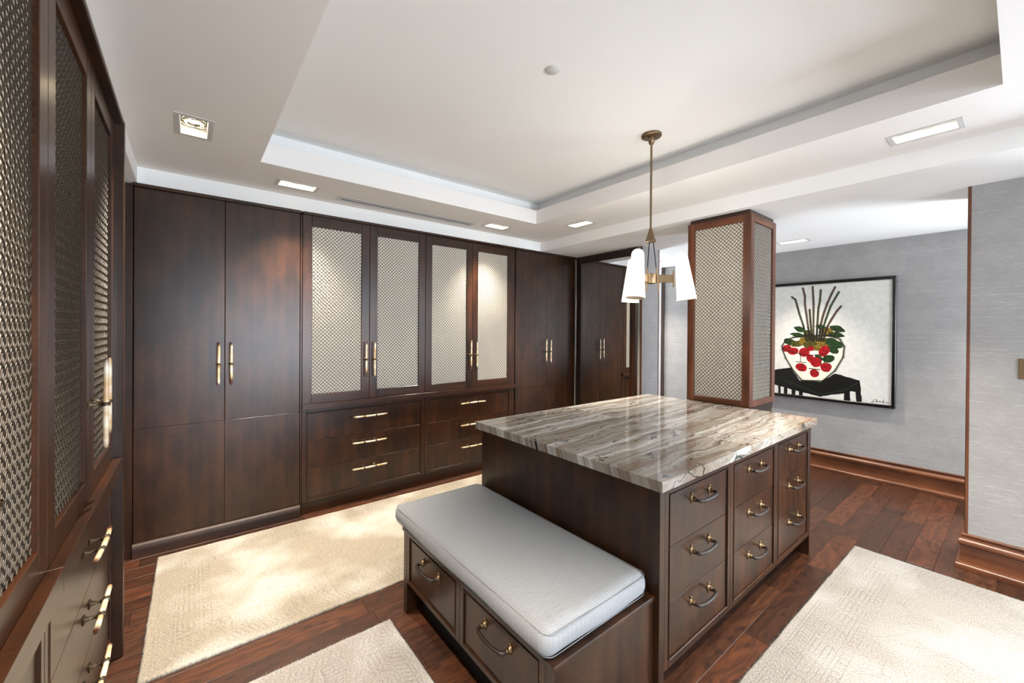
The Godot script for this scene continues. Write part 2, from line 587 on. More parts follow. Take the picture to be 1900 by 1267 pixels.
func shell():
	var m := B.new()
	m.box(V(-1.2, -0.08, -2.1), V(6.0, -0.007, 8.4), 0.0, 0)
	struct("floor", m.done(), M.floor[4])
	# ceilings
	m = B.new()
	m.box(V(0.0, YC, 0.46), V(2.57, YC + 0.06, 3.63), 0.0, 0)
	struct("ceiling", m.done(), M.white)
	m = B.new()
	for b in [[0.0, 0.025, 0.46, 3.63], [2.54, 2.57, 0.46, 3.63], [0.025, 2.54, 0.46, 0.49], [0.025, 2.54, 3.60, 3.63]]:
		m.box(V(b[0], YF - 0.02, b[2]), V(b[1], YC, b[3]), 0.0, 0)
	struct("trim_1", m.done(), M.white)
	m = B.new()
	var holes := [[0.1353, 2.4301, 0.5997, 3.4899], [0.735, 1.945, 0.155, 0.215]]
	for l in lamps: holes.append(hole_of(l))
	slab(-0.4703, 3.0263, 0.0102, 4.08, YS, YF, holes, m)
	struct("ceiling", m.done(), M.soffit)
	m = B.new()
	m.box(V(-1.2, YL, -0.75), V(3.0263, YF, 0.0102), 0.0, 0)
	m.box(V(-1.2, YL, 0.0102), V(-0.4703, YF, 8.3), 0.0, 0)
	m.box(V(-0.4703, YL, 4.08), V(3.0263, YF, 8.3), 0.0, 0)
	slab(3.0263, 5.9, -2.1, 8.3, YL, YF, [[4.566, 4.684, 1.962, 2.198], [4.566, 4.684, 0.322, 0.558], [4.566, 4.684, 3.602, 3.838]], m)
	struct("ceiling", m.done(), M.white)
	# walls
	struct("wall_back", solid(V(-1.2, 0, -0.75), V(3.6435, YL, -0.65)), M.white)
	struct("wall_left", solid(V(-1.2, 0, -0.65), V(-1.1, YL, 8.2)), M.white)
	m = B.new()
	for b in [[-1.2, 0.15, 0.0, 2.7], [3.45, 4.1, 0.0, 2.7], [5.1, 5.9, 0.0, 2.7], [0.15, 3.45, 0.0, 0.2], [0.15, 3.45, 2.4, 2.7], [4.1, 5.1, 0.0, 0.5], [4.1, 5.1, 2.2, 2.7]]:
		m.box(V(b[0], b[2], 8.2), V(b[1], b[3], 8.35), 0.0, 1)
	struct("wall_front", m.done(), M.white)
	for w in [[0.15, 3.45, 0.2, 2.4], [4.1, 5.1, 0.5, 2.2]]:
		m = B.new()
		m.ring_z(w[0], w[1], w[2], w[3], 0.05, 0.05, 0.05, 0.05, 8.23, 8.29)
		var mid: float = (w[0] + w[1]) * 0.5
		m.box(V(mid - 0.025, w[2] + 0.05, 8.235), V(mid + 0.025, w[3] - 0.05, 8.285), 0.0)
		var wn := struct("window_1" if w[0] < 1.0 else "window_2", m.done(), M.white)
		put(wn, "pane", solid(V(w[0] + 0.05, w[2] + 0.05, 8.255), V(w[1] - 0.05, w[3] - 0.05, 8.26)), M.pane)
	struct("wall_right", solid(V(3.6435, 0, -0.75), V(3.985, YL, 0.9645)), M.wallpaper)
	struct("wall_right", solid(V(3.6435, 0, 3.331), V(4.0, YL, 3.95)), M.wallpaper)
	struct("wall_right", solid(V(3.6435, 0, 6.3), V(4.0, YL, 8.2)), M.wallpaper)
	m = B.new()
	for b in [[0.295, 4.2, 0.0, YL], [6.2, 8.2, 0.0, YL], [4.2, 6.2, 0.0, 0.4], [4.2, 6.2, 2.3, YL]]:
		m.box(V(5.176, b[2], b[0]), V(5.3, b[3], b[1]), 0.0)
	struct("wall_corridor", m.done(), M.wallpaper)
	m = B.new()
	ring_x(m, 5.2, 5.26, 4.2, 6.2, 0.4, 2.3, 0.05, 0.05, 0.05, 0.002)
	var w4 := struct("window_4", m.done(), M.white)
	put(w4, "pane", solid(V(5.225, 0.45, 4.25), V(5.23, 2.25, 6.15)), M.pane)
	m = B.new()
	m.box(V(5.8, 0, -2.0), V(5.9, YL, 0.5), 0.0)
	m.box(V(5.3, 0, 0.4), V(5.8, YL, 0.5), 0.0)
	for b in [[3.8, 4.15, 0.0, 2.5], [5.35, 5.9, 0.0, 2.5], [4.15, 5.35, 0.0, 0.5], [4.15, 5.35, 2.2, 2.5]]:
		m.box(V(b[0], b[2], -2.15), V(b[1], b[3], -2.0), 0.0)
	m.box(V(3.8, 0, -2.0), V(3.985, YL, -0.75), 0.0)
	struct("wall_passage", m.done(), M.wallpaper)
	m = B.new()
	m.ring_z(4.15, 5.35, 0.5, 2.2, 0.05, 0.05, 0.05, 0.05, -2.09, -2.03)
	var w3 := struct("window_3", m.done(), M.white)
	put(w3, "pane", solid(V(4.2, 0.55, -2.065), V(5.3, 2.15, -2.06)), M.pane)
	# corner beads of reddish wood where the paper ends
	m = B.new(Vector3.ZERO, ruv())
	for c in [[3.6435, 0.9645, -1.0, 1.0, 1.0, -1.0], [3.985, 0.9645, 1.0, 1.0, -1.0, -1.0], [3.6435, 3.331, -1.0, -1.0, 1.0, 1.0]]:
		m.box(V(c[0] + 0.003 * c[2], 0.0, c[1] + 0.003 * c[3]), V(c[0] + 0.003 * c[2] + 0.016 * c[4], YL, c[1]), 0.001)
		m.box(V(c[0] + 0.003 * c[2], 0.0, c[1] + 0.003 * c[3]), V(c[0], YL, c[1] + 0.003 * c[3] + 0.016 * c[5]), 0.001)
	struct("trim_2", m.done(), M.walnut)
	m = B.new(Vector3.ZERO, ruv())
	m.box(V(5.165, 0, 0.275), V(5.31, YL, 0.295), 0.002)
	m.box(V(5.162, 0, 0.275), V(5.176, YL, 0.325), 0.002)
	struct("trim_3", m.done(), M.wood)
	# skirting
	var prof := [Vector2(0, 0.2172), Vector2(0.012, 0.2172), Vector2(0.016, 0.211), Vector2(0.013, 0.2), Vector2(0.01, 0.194), Vector2(0.012, 0.187), Vector2(0.02, 0.183), Vector2(0.027, 0.176), Vector2(0.031, 0.166), Vector2(0.03, 0.155), Vector2(0.025, 0.147), Vector2(0.02, 0.143), Vector2(0.02, 0.04), Vector2(0.028, 0.038), Vector2(0.029, 0.033), Vector2(0.034, 0.031), Vector2(0.039, 0.026), Vector2(0.041, 0.018), Vector2(0.041, 0.0)]
	m = B.new()
	m.sweep([Vector2(3.6435, 3.95), Vector2(3.6435, 3.331), Vector2(4.0, 3.331), Vector2(4.0, 3.95)], prof, 1.0)
	struct("baseboard_right", m.done(), M.walnut)
	m = B.new()
	m.sweep([Vector2(5.176, 8.2), Vector2(5.176, 0.325)], prof, 1.0)
	struct("baseboard_corridor", m.done(), M.walnut)
	m = B.new()
	m.sweep([Vector2(3.985, -0.7), Vector2(3.985, 0.9645), Vector2(3.6435, 0.9645), Vector2(3.6435, 0.93)], prof, 1.0)
	struct("baseboard_passage", m.done(), M.walnut)

func floor_boards():
	var fl: Node3D = get_node("floor")
	var pr := RandomNumberGenerator.new()
	pr.seed = 23
	var meshes := {}
	var lens := [0.62, 0.95, 1.27, 1.6, 1.9]
	var idx := 0
	for row in range(-1, 34):
		var z0 := 2.704 - 0.127 * 21 + 0.127 * row
		var x := -1.1 - pr.randf() * 1.2
		var last := -1
		while x < 5.17:
			var li := pr.randi_range(0, 4)
			var ln: float = lens[li]
			var k := pr.randi_range(0, 3)
			var key := "%d_%d" % [li, k]
			if not meshes.has(key):
				var m := B.new(Vector3.ZERO, Vector2(pr.randf() * 2.0, pr.randf() * 4.0))
				m.box(V(0.0004, -0.0115, 0.0004), V(ln - 0.0004, 0.0, 0.1266), 0.0012, 0)
				meshes[key] = m.done()
			var mi := pr.randi_range(0, 4)
			if mi == last: mi = (mi + 1) % 5
			last = mi
			var hidden := x + ln < -0.6 or (x > 3.6 and z0 < -0.2)
			if not hidden:
				var n := MeshInstance3D.new()
				n.name = "plank" if idx == 0 else "plank_%03d" % idx
				idx += 1
				n.mesh = meshes[key]
				n.material_override = M.floor[mi]
				n.position = V(x, 0, z0)
				fl.add_child(n)
			x += ln

# ---------------------------------------------------------------- cabinet hardware
func horn_mesh(seed_: int, length: float, bands: int) -> ArrayMesh:   # a length of polished horn along y
	var key := "horn%d_%d" % [seed_, bands]
	if cache.has(key): return cache[key]
	var r := RandomNumberGenerator.new()
	r.seed = seed_ * 77 + bands
	var nz := noise(seed_ * 5 + 2, 9.0, 3)
	var pts := []
	var rad := []
	var cols := []
	var n := 34
	var b1 := r.randf_range(-0.003, 0.003)
	var b2 := r.randf_range(-0.002, 0.003)
	var dark_lo := r.randf_range(0.05, 0.22)
	var dark_hi := r.randf_range(0.0, 0.12)
	for i in n:
		var t := float(i) / (n - 1)
		var y := (t - 0.5) * length
		pts.append(V(b1 * sin(t * PI), y, b2 * sin(t * PI * 1.3)))
		var q := 0.0083 - 0.0013 * absf(t - 0.5) * 2.0 + 0.0007 * nz.get_noise_1d(t * 0.5)
		if i == 0 or i == n - 1: q *= 0.72
		rad.append(q)
		var k := nz.get_noise_2d(t * 0.4, seed_)
		var c := Color(0.62, 0.46, 0.26).lerp(Color(0.78, 0.71, 0.56), clampf(0.5 + k * 1.6, 0.0, 1.0))
		c = c.lerp(Color(0.5, 0.25, 0.07), clampf(nz.get_noise_2d(t * 0.5 + 3.0, seed_ + 9.0) * 1.7 - 0.15, 0.0, 0.7))
		var e := 0.0
		if t < dark_lo: e = clampf((dark_lo - t) * 14.0 + nz.get_noise_1d(t * 3.0) * 0.5, 0.0, 1.0)
		if 1.0 - t < dark_hi: e = clampf((dark_hi - 1.0 + t) * 14.0 + nz.get_noise_1d(t * 3.0) * 0.5, 0.0, 1.0)
		cols.append(c.lerp(Color(0.055, 0.018, 0.008), e))
	var m := B.new()
	m.tube(pts, rad, 12, cols)
	cache[key] = m.done()
	return cache[key]

func post_mesh() -> ArrayMesh:   # flared post from a square plate, with a collar round the horn; the horn runs along y
	if cache.has("post"): return cache.post
	var m := B.new()
	m.box(V(-0.013, -0.013, 0), V(0.013, 0.013, 0.0045), 0.0015)
	var xf := Transform3D(Basis(Vector3(1, 0, 0), PI / 2), V(0, 0, 0))
	m.lathe([Vector2(0.0118, 0.0045), Vector2(0.0085, 0.009), Vector2(0.0052, 0.017), Vector2(0.0048, 0.024), Vector2(0.006, 0.03), Vector2(0.007, 0.033)], xf, 14)
	m.lathe([Vector2(0.0105, -0.0065), Vector2(0.0117, -0.006), Vector2(0.0117, -0.003), Vector2(0.0108, -0.0022), Vector2(0.0108, 0.0022), Vector2(0.0117, 0.003), Vector2(0.0117, 0.006), Vector2(0.0105, 0.0065)], Transform3D(Basis(), V(0, 0, 0.042)), 18)
	cache.post = m.done()
	return cache.post

func door_handle(door: Node3D, at: Vector3, seed_: int):
	put(door, "handle", horn_mesh(seed_ % 5, 0.304, 1), M.horn, Transform3D(Basis(Vector3.UP, seed_ * 1.3), at + V(0, 0, 0.042)))
	put(door, "handle_post", post_mesh(), M.bronze, Transform3D(Basis(), at))

func drawer_handle(drawer: Node3D, at: Vector3, seed_: int):
	var lay := Basis(Vector3(0, 0, 1), PI / 2 if seed_ % 2 else -PI / 2)
	put(drawer, "handle", horn_mesh(seed_ % 5 + 7, 0.304, 2), M.horn, Transform3D(lay, at + V(0, 0, 0.042)))
	for s in [-1.0, 1.0]:
		put(drawer, "handle_post", post_mesh(), M.bronze, Transform3D(lay, at + V(0.05 * s, 0, 0)))

func pull_meshes():   # leather-wrapped bow with brass end mounts, spans x, projects to +z
	if cache.has("pull"): return
	var pts := []
	var rad := []
	for i in 25:
		var t := float(i) / 24.0
		var a := t * PI
		var x := -0.078 * cos(a)
		var z := 0.012 + 0.036 * pow(sin(a), 0.36)
		pts.append(V(x, -0.002 * sin(a), z))
		rad.append(0.0078 if i > 0 and i < 24 else 0.0066)
	var m := B.new()
	m.tube(pts, rad, 10)
	cache.pull = m.done()
	m = B.new()
	var xf := Transform3D(Basis(Vector3(1, 0, 0), PI / 2), Vector3.ZERO)
	m.lathe([Vector2(0.0, 0.0), Vector2(0.0145, 0.0), Vector2(0.0155, 0.002), Vector2(0.0145, 0.004), Vector2(0.011, 0.0065), Vector2(0.0098, 0.013), Vector2(0.0102, 0.017), Vector2(0.009, 0.0205), Vector2(0.0, 0.021)], xf * Transform3D(Basis.from_scale(V(0.75, 1, 1.15)), Vector3.ZERO), 18)
	m.lathe([Vector2(0.0, 0.0), Vector2(0.0048, 0.0), Vector2(0.0052, 0.003), Vector2(0.0036, 0.006), Vector2(0.0, 0.007)], Transform3D(xf.basis, V(0, 0.0195, 0)), 12)
	m.lathe([Vector2(0.0, 0.0), Vector2(0.0038, 0.0), Vector2(0.0042, 0.0025), Vector2(0.003, 0.004), Vector2(0.0, 0.0045)], Transform3D(xf.basis, V(0, -0.0195, 0)), 12)
	cache.mount = m.done()

func pull(drawer: Node3D, xf: Transform3D):
	pull_meshes()
	put(drawer, "handle", cache.pull, M.leather, xf)
	for s in [-1.0, 1.0]:
		put(drawer, "handle_mount", cache.mount, M.brass, xf * Transform3D(Basis(), V(0.078 * s, 0, 0)))

func grille(w: float, h: float) -> ArrayMesh:   # woven diagonal wire
	var key := "grille%.3f_%.3f" % [w, h]
	if cache.has(key): return cache[key]
	var p := 0.0295
	var r := 0.0018
	var amp := 0.0009
	var sides := 6
	var vs := PackedVector3Array()
	var ns := PackedVector3Array()
	var ix := PackedInt32Array()
	for fam in 2:
		var lo := int(ceil((-h if fam == 0 else 0.0) / p))
		var hi := int(floor((w if fam == 0 else w + h) / p))
		for i in range(lo, hi + 1):
			var c := i * p
			var t0: float
			var t1: float
			if fam == 0:      # x - y = c, t = x + y
				t0 = maxf(c, -c)
				t1 = minf(2.0 * w - c, 2.0 * h + c)
			else:             # x + y = c, t = x - y
				t0 = maxf(-c, c - 2.0 * h)
				t1 = minf(c, 2.0 * w - c)
			if t1 - t0 < 0.004: continue
			var ts := [t0]
			var j := int(ceil((t0 + 0.002) / p))
			while j * p < t1 - 0.002:
				ts.append(j * p)
				j += 1
			ts.append(t1)
			var dir := V(0.7071, 0.7071, 0) if fam == 0 else V(0.7071, -0.7071, 0)
			var side := V(-dir.y, dir.x, 0)
			var start := vs.size()
			for t in ts:
				var x: float = (t + c) * 0.5 if fam == 0 else (c + t) * 0.5
				var y: float = (t - c) * 0.5 if fam == 0 else (c - t) * 0.5
				var jj := int(round(t / p))
				var z := amp * (1.0 if (i + jj) % 2 == 0 else -1.0) * (1.0 if fam == 0 else -1.0)
				if absf(t - jj * p) > 0.001: z = 0.0
				for k in sides:
					var a := TAU * k / sides
					var d := side * cos(a) + V(0, 0, 1) * sin(a)
					vs.append(V(x, y, z) + d * r)
					ns.append(d)
			for q in ts.size() - 1:
				for k in sides:
					var a0 := start + q * sides + k
					var a1 := start + q * sides + (k + 1) % sides
					var b0 := a0 + sides
					var b1 := a1 + sides
					ix.append_array([a0, b1, a1, a0, b0, b1])
	# clockwise from outside
	var a := vs[ix[0]]
	if (vs[ix[1]] - a).cross(vs[ix[2]] - a).dot(ns[ix[0]] + ns[ix[1]] + ns[ix[2]]) > 0.0:
		for q in range(0, ix.size(), 3):
			var s := ix[q + 1]
			ix[q + 1] = ix[q + 2]
			ix[q + 2] = s
	var arr := []
	arr.resize(Mesh.ARRAY_MAX)
	arr[Mesh.ARRAY_VERTEX] = vs
	arr[Mesh.ARRAY_NORMAL] = ns
	arr[Mesh.ARRAY_INDEX] = ix
	var am := ArrayMesh.new()
	am.add_surface_from_arrays(Mesh.PRIMITIVE_TRIANGLES, arr)
	cache[key] = am
	return am

func mesh_door(unit: Node3D, x0: float, x1: float, y0: float, y1: float, st: float, bt: float, tp: float, handle_x: float, seed_: int, called := "door", wood: Material = null):
	var m := B.new(Vector3.ZERO, ruv())
	m.ring_z(x0, x1, y0, y1, st, st, bt, tp, -0.022, 0.0, 0.002)
	var d := put(unit, called, m.done(), wood if wood else M.wood_red)
	var w := x1 - x0 - 2.0 * st
	var h := y1 - y0 - bt - tp
	var g := put(d, "wire_grille", grille(w, h), M.wire, Transform3D(Basis(), V(x0 + st, y0 + bt, -0.0122)))
	g.set_meta("kind", "stuff")
	put(d, "linen_backing", solid(V(x0 + st - 0.003, y0 + bt - 0.003, -0.02), V(x1 - st + 0.003, y1 - tp + 0.003, -0.0155)), M.linen)
	if handle_x != 0.0:
		door_handle(d, V(handle_x, 1.222, 0.0), seed_)
	return d

# local x to the right along the front, local z out of the front
func mesh_unit(unit: Node3D, doors: int, pitch: float, end_gap: float, seed_: int, grip := 0.036, shelf := 0.879, shelf_out := 0.018):
	var w := doors * pitch + end_gap
	put(unit, "carcass", solid(V(0.001, 0.0, -0.58), V(w - 0.001, 2.386, -0.0225)), M.wood_dark)
	put(unit, "crown", solid(V(0, 2.387, -0.2), V(w, 2.4065, 0.032), 0.003, 0), M.wood)
	put(unit, "ledge", solid(V(0.0, 0.838, -0.0222), V(w, shelf, shelf_out), 0.001, 0), M.wood_red)
	put(unit, "plinth", solid(V(0.001, 0.0, -0.0222), V(w - 0.001, 0.088, -0.012), 0.003, 0), M.wood_red)
	if end_gap > 0.0:
		put(unit, "filler", solid(V(doors * pitch + 0.002, 0.0895, -0.0222), V(w - 0.001, 2.386, -0.004), 0.002), M.wood)
	for k in doors:
		var x0 := k * pitch + 0.0012
		var x1 := (k + 1) * pitch - 0.0012
		var hx := (k + 1) * pitch - grip if k % 2 == 0 else k * pitch + grip
		mesh_door(unit, x0, x1, shelf + 0.0015, 2.3865, 0.068, 0.0745, 0.083, hx, seed_ + k)
	for b in doors / 2:
		var x0 := b * 2.0 * pitch + 0.001
		var x1 := (b + 1) * 2.0 * pitch - 0.001
		var m := B.new(Vector3.ZERO, ruv())
		m.ring_z(x0, x1, 0.0895, 0.8365, 0.036, 0.036, 0.028, 0.028, -0.0222, -0.004, 0.002)
		m.ring_z(x0 + 0.0365, x1 - 0.0365, 0.118, 0.808, 0.005, 0.005, 0.005, 0.005, -0.0222, -0.0015, 0.0015)
		put(unit, "drawer_frame", m.done(), M.wood_red)
		var ys := [0.1245, 0.359, 0.58, 0.8015]
		for q in 3:
			var dr := put(unit, "drawer", solid(V(x0 + 0.0425, ys[q] + 0.0012, -0.0222), V(x1 - 0.0425, ys[q + 1] - 0.0012, -0.009), 0.0006), M.wood_red)
			drawer_handle(dr, V((x0 + x1) * 0.5, [0.29, 0.512, 0.734][q], -0.009), seed_ + b * 3 + q)

func plain_unit(unit: Node3D, x0: float, x1: float, doors: Array, seed_: int):
	put(unit, "carcass", solid(V(x0 + 0.001, 0.0, -0.58), V(x1 - 0.001, 2.386, -0.0225)), M.wood_dark)
	put(unit, "crown", solid(V(x0, 2.387, -0.2), V(x1, 2.4065, 0.032), 0.003, 0), M.wood)
	var m := B.new(Vector3.ZERO, ruv())
	var prof := PackedVector2Array([Vector2(-0.0222, 0.0), Vector2(0.03, 0.0), Vector2(0.031, 0.05)])
	for k in 7:
		var a := k / 6.0 * PI / 2
		prof.append(Vector2(0.004 + 0.027 * cos(a), 0.058 + 0.034 * sin(a)))
	prof.append(Vector2(-0.0222, 0.092))
	m.prism_x(prof, x0 + 0.001, x1 - 0.001)
	put(unit, "plinth", m.done(), M.wood_matte)
	for k in doors.size() - 1:
		var a: float = doors[k] + 0.0012
		var b: float = doors[k + 1] - 0.0012
		var mm := B.new(Vector3.ZERO, ruv())
		mm.box(V(a, 0.824, -0.022), V(b, 2.3862, 0.0), 0.002)
		var d := put(unit, "door", mm.done(), M.wood)
		mm.uo += Vector2(0.0, 0.0)
		var lp := B.new(Vector3.ZERO, mm.uo)
		lp.box(V(a, 0.0945, -0.022), V(b, 0.8225, 0.0), 0.0005)
		put(d, "lower_panel", lp.done(), M.wood)
		var hx := b - 0.036 if k % 2 == 0 else a + 0.036
		door_handle(d, V(hx, 1.229, 0.0), seed_ + k)

func wardrobe():
	var u := thing("wardrobe_cabinet", "tall dark walnut wardrobe with two plain figured doors beside the left cabinets", "wardrobe", V(-0.49, 0, 0), "wardrobe units on the back wall")
	plain_unit(u, 0.0, 0.9685, [0.0025, 0.4825, 0.966], 1)
	put(u, "filler", solid(V(-0.5, 0.0, -0.3), V(-0.001, 2.4, -0.006), 0.002), M.wood)
	u = thing("wardrobe_cabinet", "wide dark walnut wardrobe with four brass wire mesh doors above two banks of three drawers", "wardrobe", V(0.4925, 0, 0), "wardrobe units on the back wall")
	var strip := B.new(Vector3.ZERO, ruv())
	strip.box(V(-0.0135, 0.0, -0.3), V(-0.001, 2.386, -0.004), 0.0015)
	put(u, "filler", strip.done(), M.wood)
	mesh_unit(u, 4, 0.5325, 0.03, 2)
	u = thing("wardrobe_cabinet", "dark walnut wardrobe with two plain doors in the corner beside the mirror", "wardrobe", V(2.6585, 0, 0), "wardrobe units on the back wall")
	plain_unit(u, 0.0, 0.976, [0.0025, 0.4885, 0.9745], 4)

func left_cabinets():
	var side := Basis(Vector3.UP, PI / 2)
	var u := thing("wall_cabinet", "dark walnut cabinet on the left with wire mesh doors and tall end panel", "cabinet", V(-0.47, 0, 2.105), "mesh-door cabinets on the left wall")
	u.basis = side
	mesh_unit(u, 2, 0.5325, 0.0, 3, 0.036, 0.9, 0.027)
	put(u, "end_panel", solid(V(1.0665, 0.0, -0.58), V(1.0984, 2.4065, 0.0334), 0.003), M.wood)
	u = thing("wall_cabinet", "nearest dark walnut mesh-door cabinet, cut off by the left edge of the picture", "cabinet", V(-0.47, 0, 3.1705), "mesh-door cabinets on the left wall")
	u.basis = side
	mesh_unit(u, 2, 0.5325, 0.0, 8, 0.012, 0.9, 0.027)

func mirror():
	var o := V(3.6435, 0, 0.47)
	var t := thing("wall_mirror", "tall wall mirror in a dark walnut frame reflecting the corner wardrobe", "mirror", o)
	var m := B.new(o, ruv())
	m.box(V(3.6235, 0.02, 0.035), V(3.6432, 2.4, 0.113), 0.004)
	m.box(V(3.6225, 2.318, 0.113), V(3.6432, 2.4, 0.822), 0.006, 2)
	m.box(V(3.6235, 0.02, 0.113), V(3.6432, 0.12, 0.822), 0.006, 2)
	put(t, "frame", m.done(), M.wood_dark)
	m = B.new(o, ruv())
	var pts := []
	var rad := []
	for i in 3:
		pts.append(V(3.644, 0.02 + 2.38 * i / 2.0, 0.872))
		rad.append(0.05)
	m.tube(pts, rad, 28, [], 0.5)
	put(t, "side_moulding", m.done(), M.wood_red)
	put(t, "edge_strip", solid(V(3.62, 0.02, 0.0322) - o, V(3.6432, 2.385, 0.0352) - o, 0.001), M.chrome)
	put(t, "mirror_glass", solid(V(3.6385, 0.115, 0.108) - o, V(3.6425, 2.322, 0.83) - o), M.glass_mirror)

# ---------------------------------------------------------------- island, bench, column
func island():
	var o := V(2.13, 0, 2.064)
	var t := thing("island_dresser", "dark walnut dressing island with nine drawers under the stone slab", "island", o)
	var m := B.new(o, ruv())
	m.box(V(1.262, 0.13, 1.458), V(3.018, 0.863, 2.652), 0.0)
	put(t, "carcass", m.done(), M.wood_dark)
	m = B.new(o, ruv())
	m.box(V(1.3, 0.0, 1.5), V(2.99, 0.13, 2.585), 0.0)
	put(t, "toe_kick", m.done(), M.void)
	m = B.new(o, ruv())
	m.box(V(1.225, 0.0, 1.453), V(1.264, 0.863, 2.677), 0.002)
	put(t, "end_panel", m.done(), M.wood)
	m = B.new(o, ruv())
	m.box(V(3.017, 0.0, 1.453), V(3.036, 0.863, 2.677), 0.002)
	put(t, "end_panel", m.done(), M.wood)
	m = B.new(o, ruv())
	m.box(V(1.264, 0.13, 1.453), V(3.017, 0.863, 1.46), 0.001)
	put(t, "back_panel", m.done(), M.wood)
	m = B.new(o, ruv())
	m.box(V(1.264, 0.8475, 2.652), V(3.017, 0.863, 2.669), 0.001, 0)
	put(t, "top_rail", m.done(), M.wood)
	for k in 3:
		var x0 := 1.2655 + 0.5838 * k
		var x1 := x0 + 0.5818
		m = B.new(o, ruv())
		m.ring_z(x0, x1, 0.13, 0.8465, 0.03, 0.03, 0.03, 0.017, 2.652, 2.675, 0.002)
		m.ring_z(x0 + 0.0305, x1 - 0.0305, 0.1605, 0.829, 0.0055, 0.0055, 0.0055, 0.0055, 2.652, 2.679, 0.0018)
		put(t, "drawer_frame", m.done(), M.wood)
		var ys := [0.1665, 0.39, 0.61, 0.8235]
		for q in 3:
			m = B.new(o, ruv())
			m.box(V(x0 + 0.037, ys[q] + 0.0011, 2.652), V(x1 - 0.037, ys[q + 1] - 0.0011, 2.671), 0.0014)
			var d := put(t, "drawer", m.done(), M.wood)
			pull(d, Transform3D(Basis(), V((x0 + x1) * 0.5, [0.324, 0.544, 0.767][q], 2.671) - o))
	m = B.new(V(2.127, 0.865, 2.064))
	m.box(V(1.1948, 0.866, 1.4229), V(3.0595, 0.91, 2.7048), 0.0025, 3)
	tag(put(self, "stone_worktop", m.done(), M.stone, Transform3D(Basis(), V(2.127, 0.865, 2.064))), "polished cream and brown stone slab with dark wavy veins on the island", "worktop")

func ring_x(m: B, x0: float, x1: float, z0: float, z1: float, y0: float, y1: float, s: float, b: float, tp: float, bv: float):
	m.box(V(x0, y0, z0), V(x1, y1, z0 + s), bv, 1)
	m.box(V(x0, y0, z1 - s), V(x1, y1, z1), bv, 1)
	m.box(V(x0, y0, z0 + s), V(x1, y0 + b, z1 - s), bv, 2)
	m.box(V(x0, y1 - tp, z0 + s), V(x1, y1, z1 - s), bv, 2)

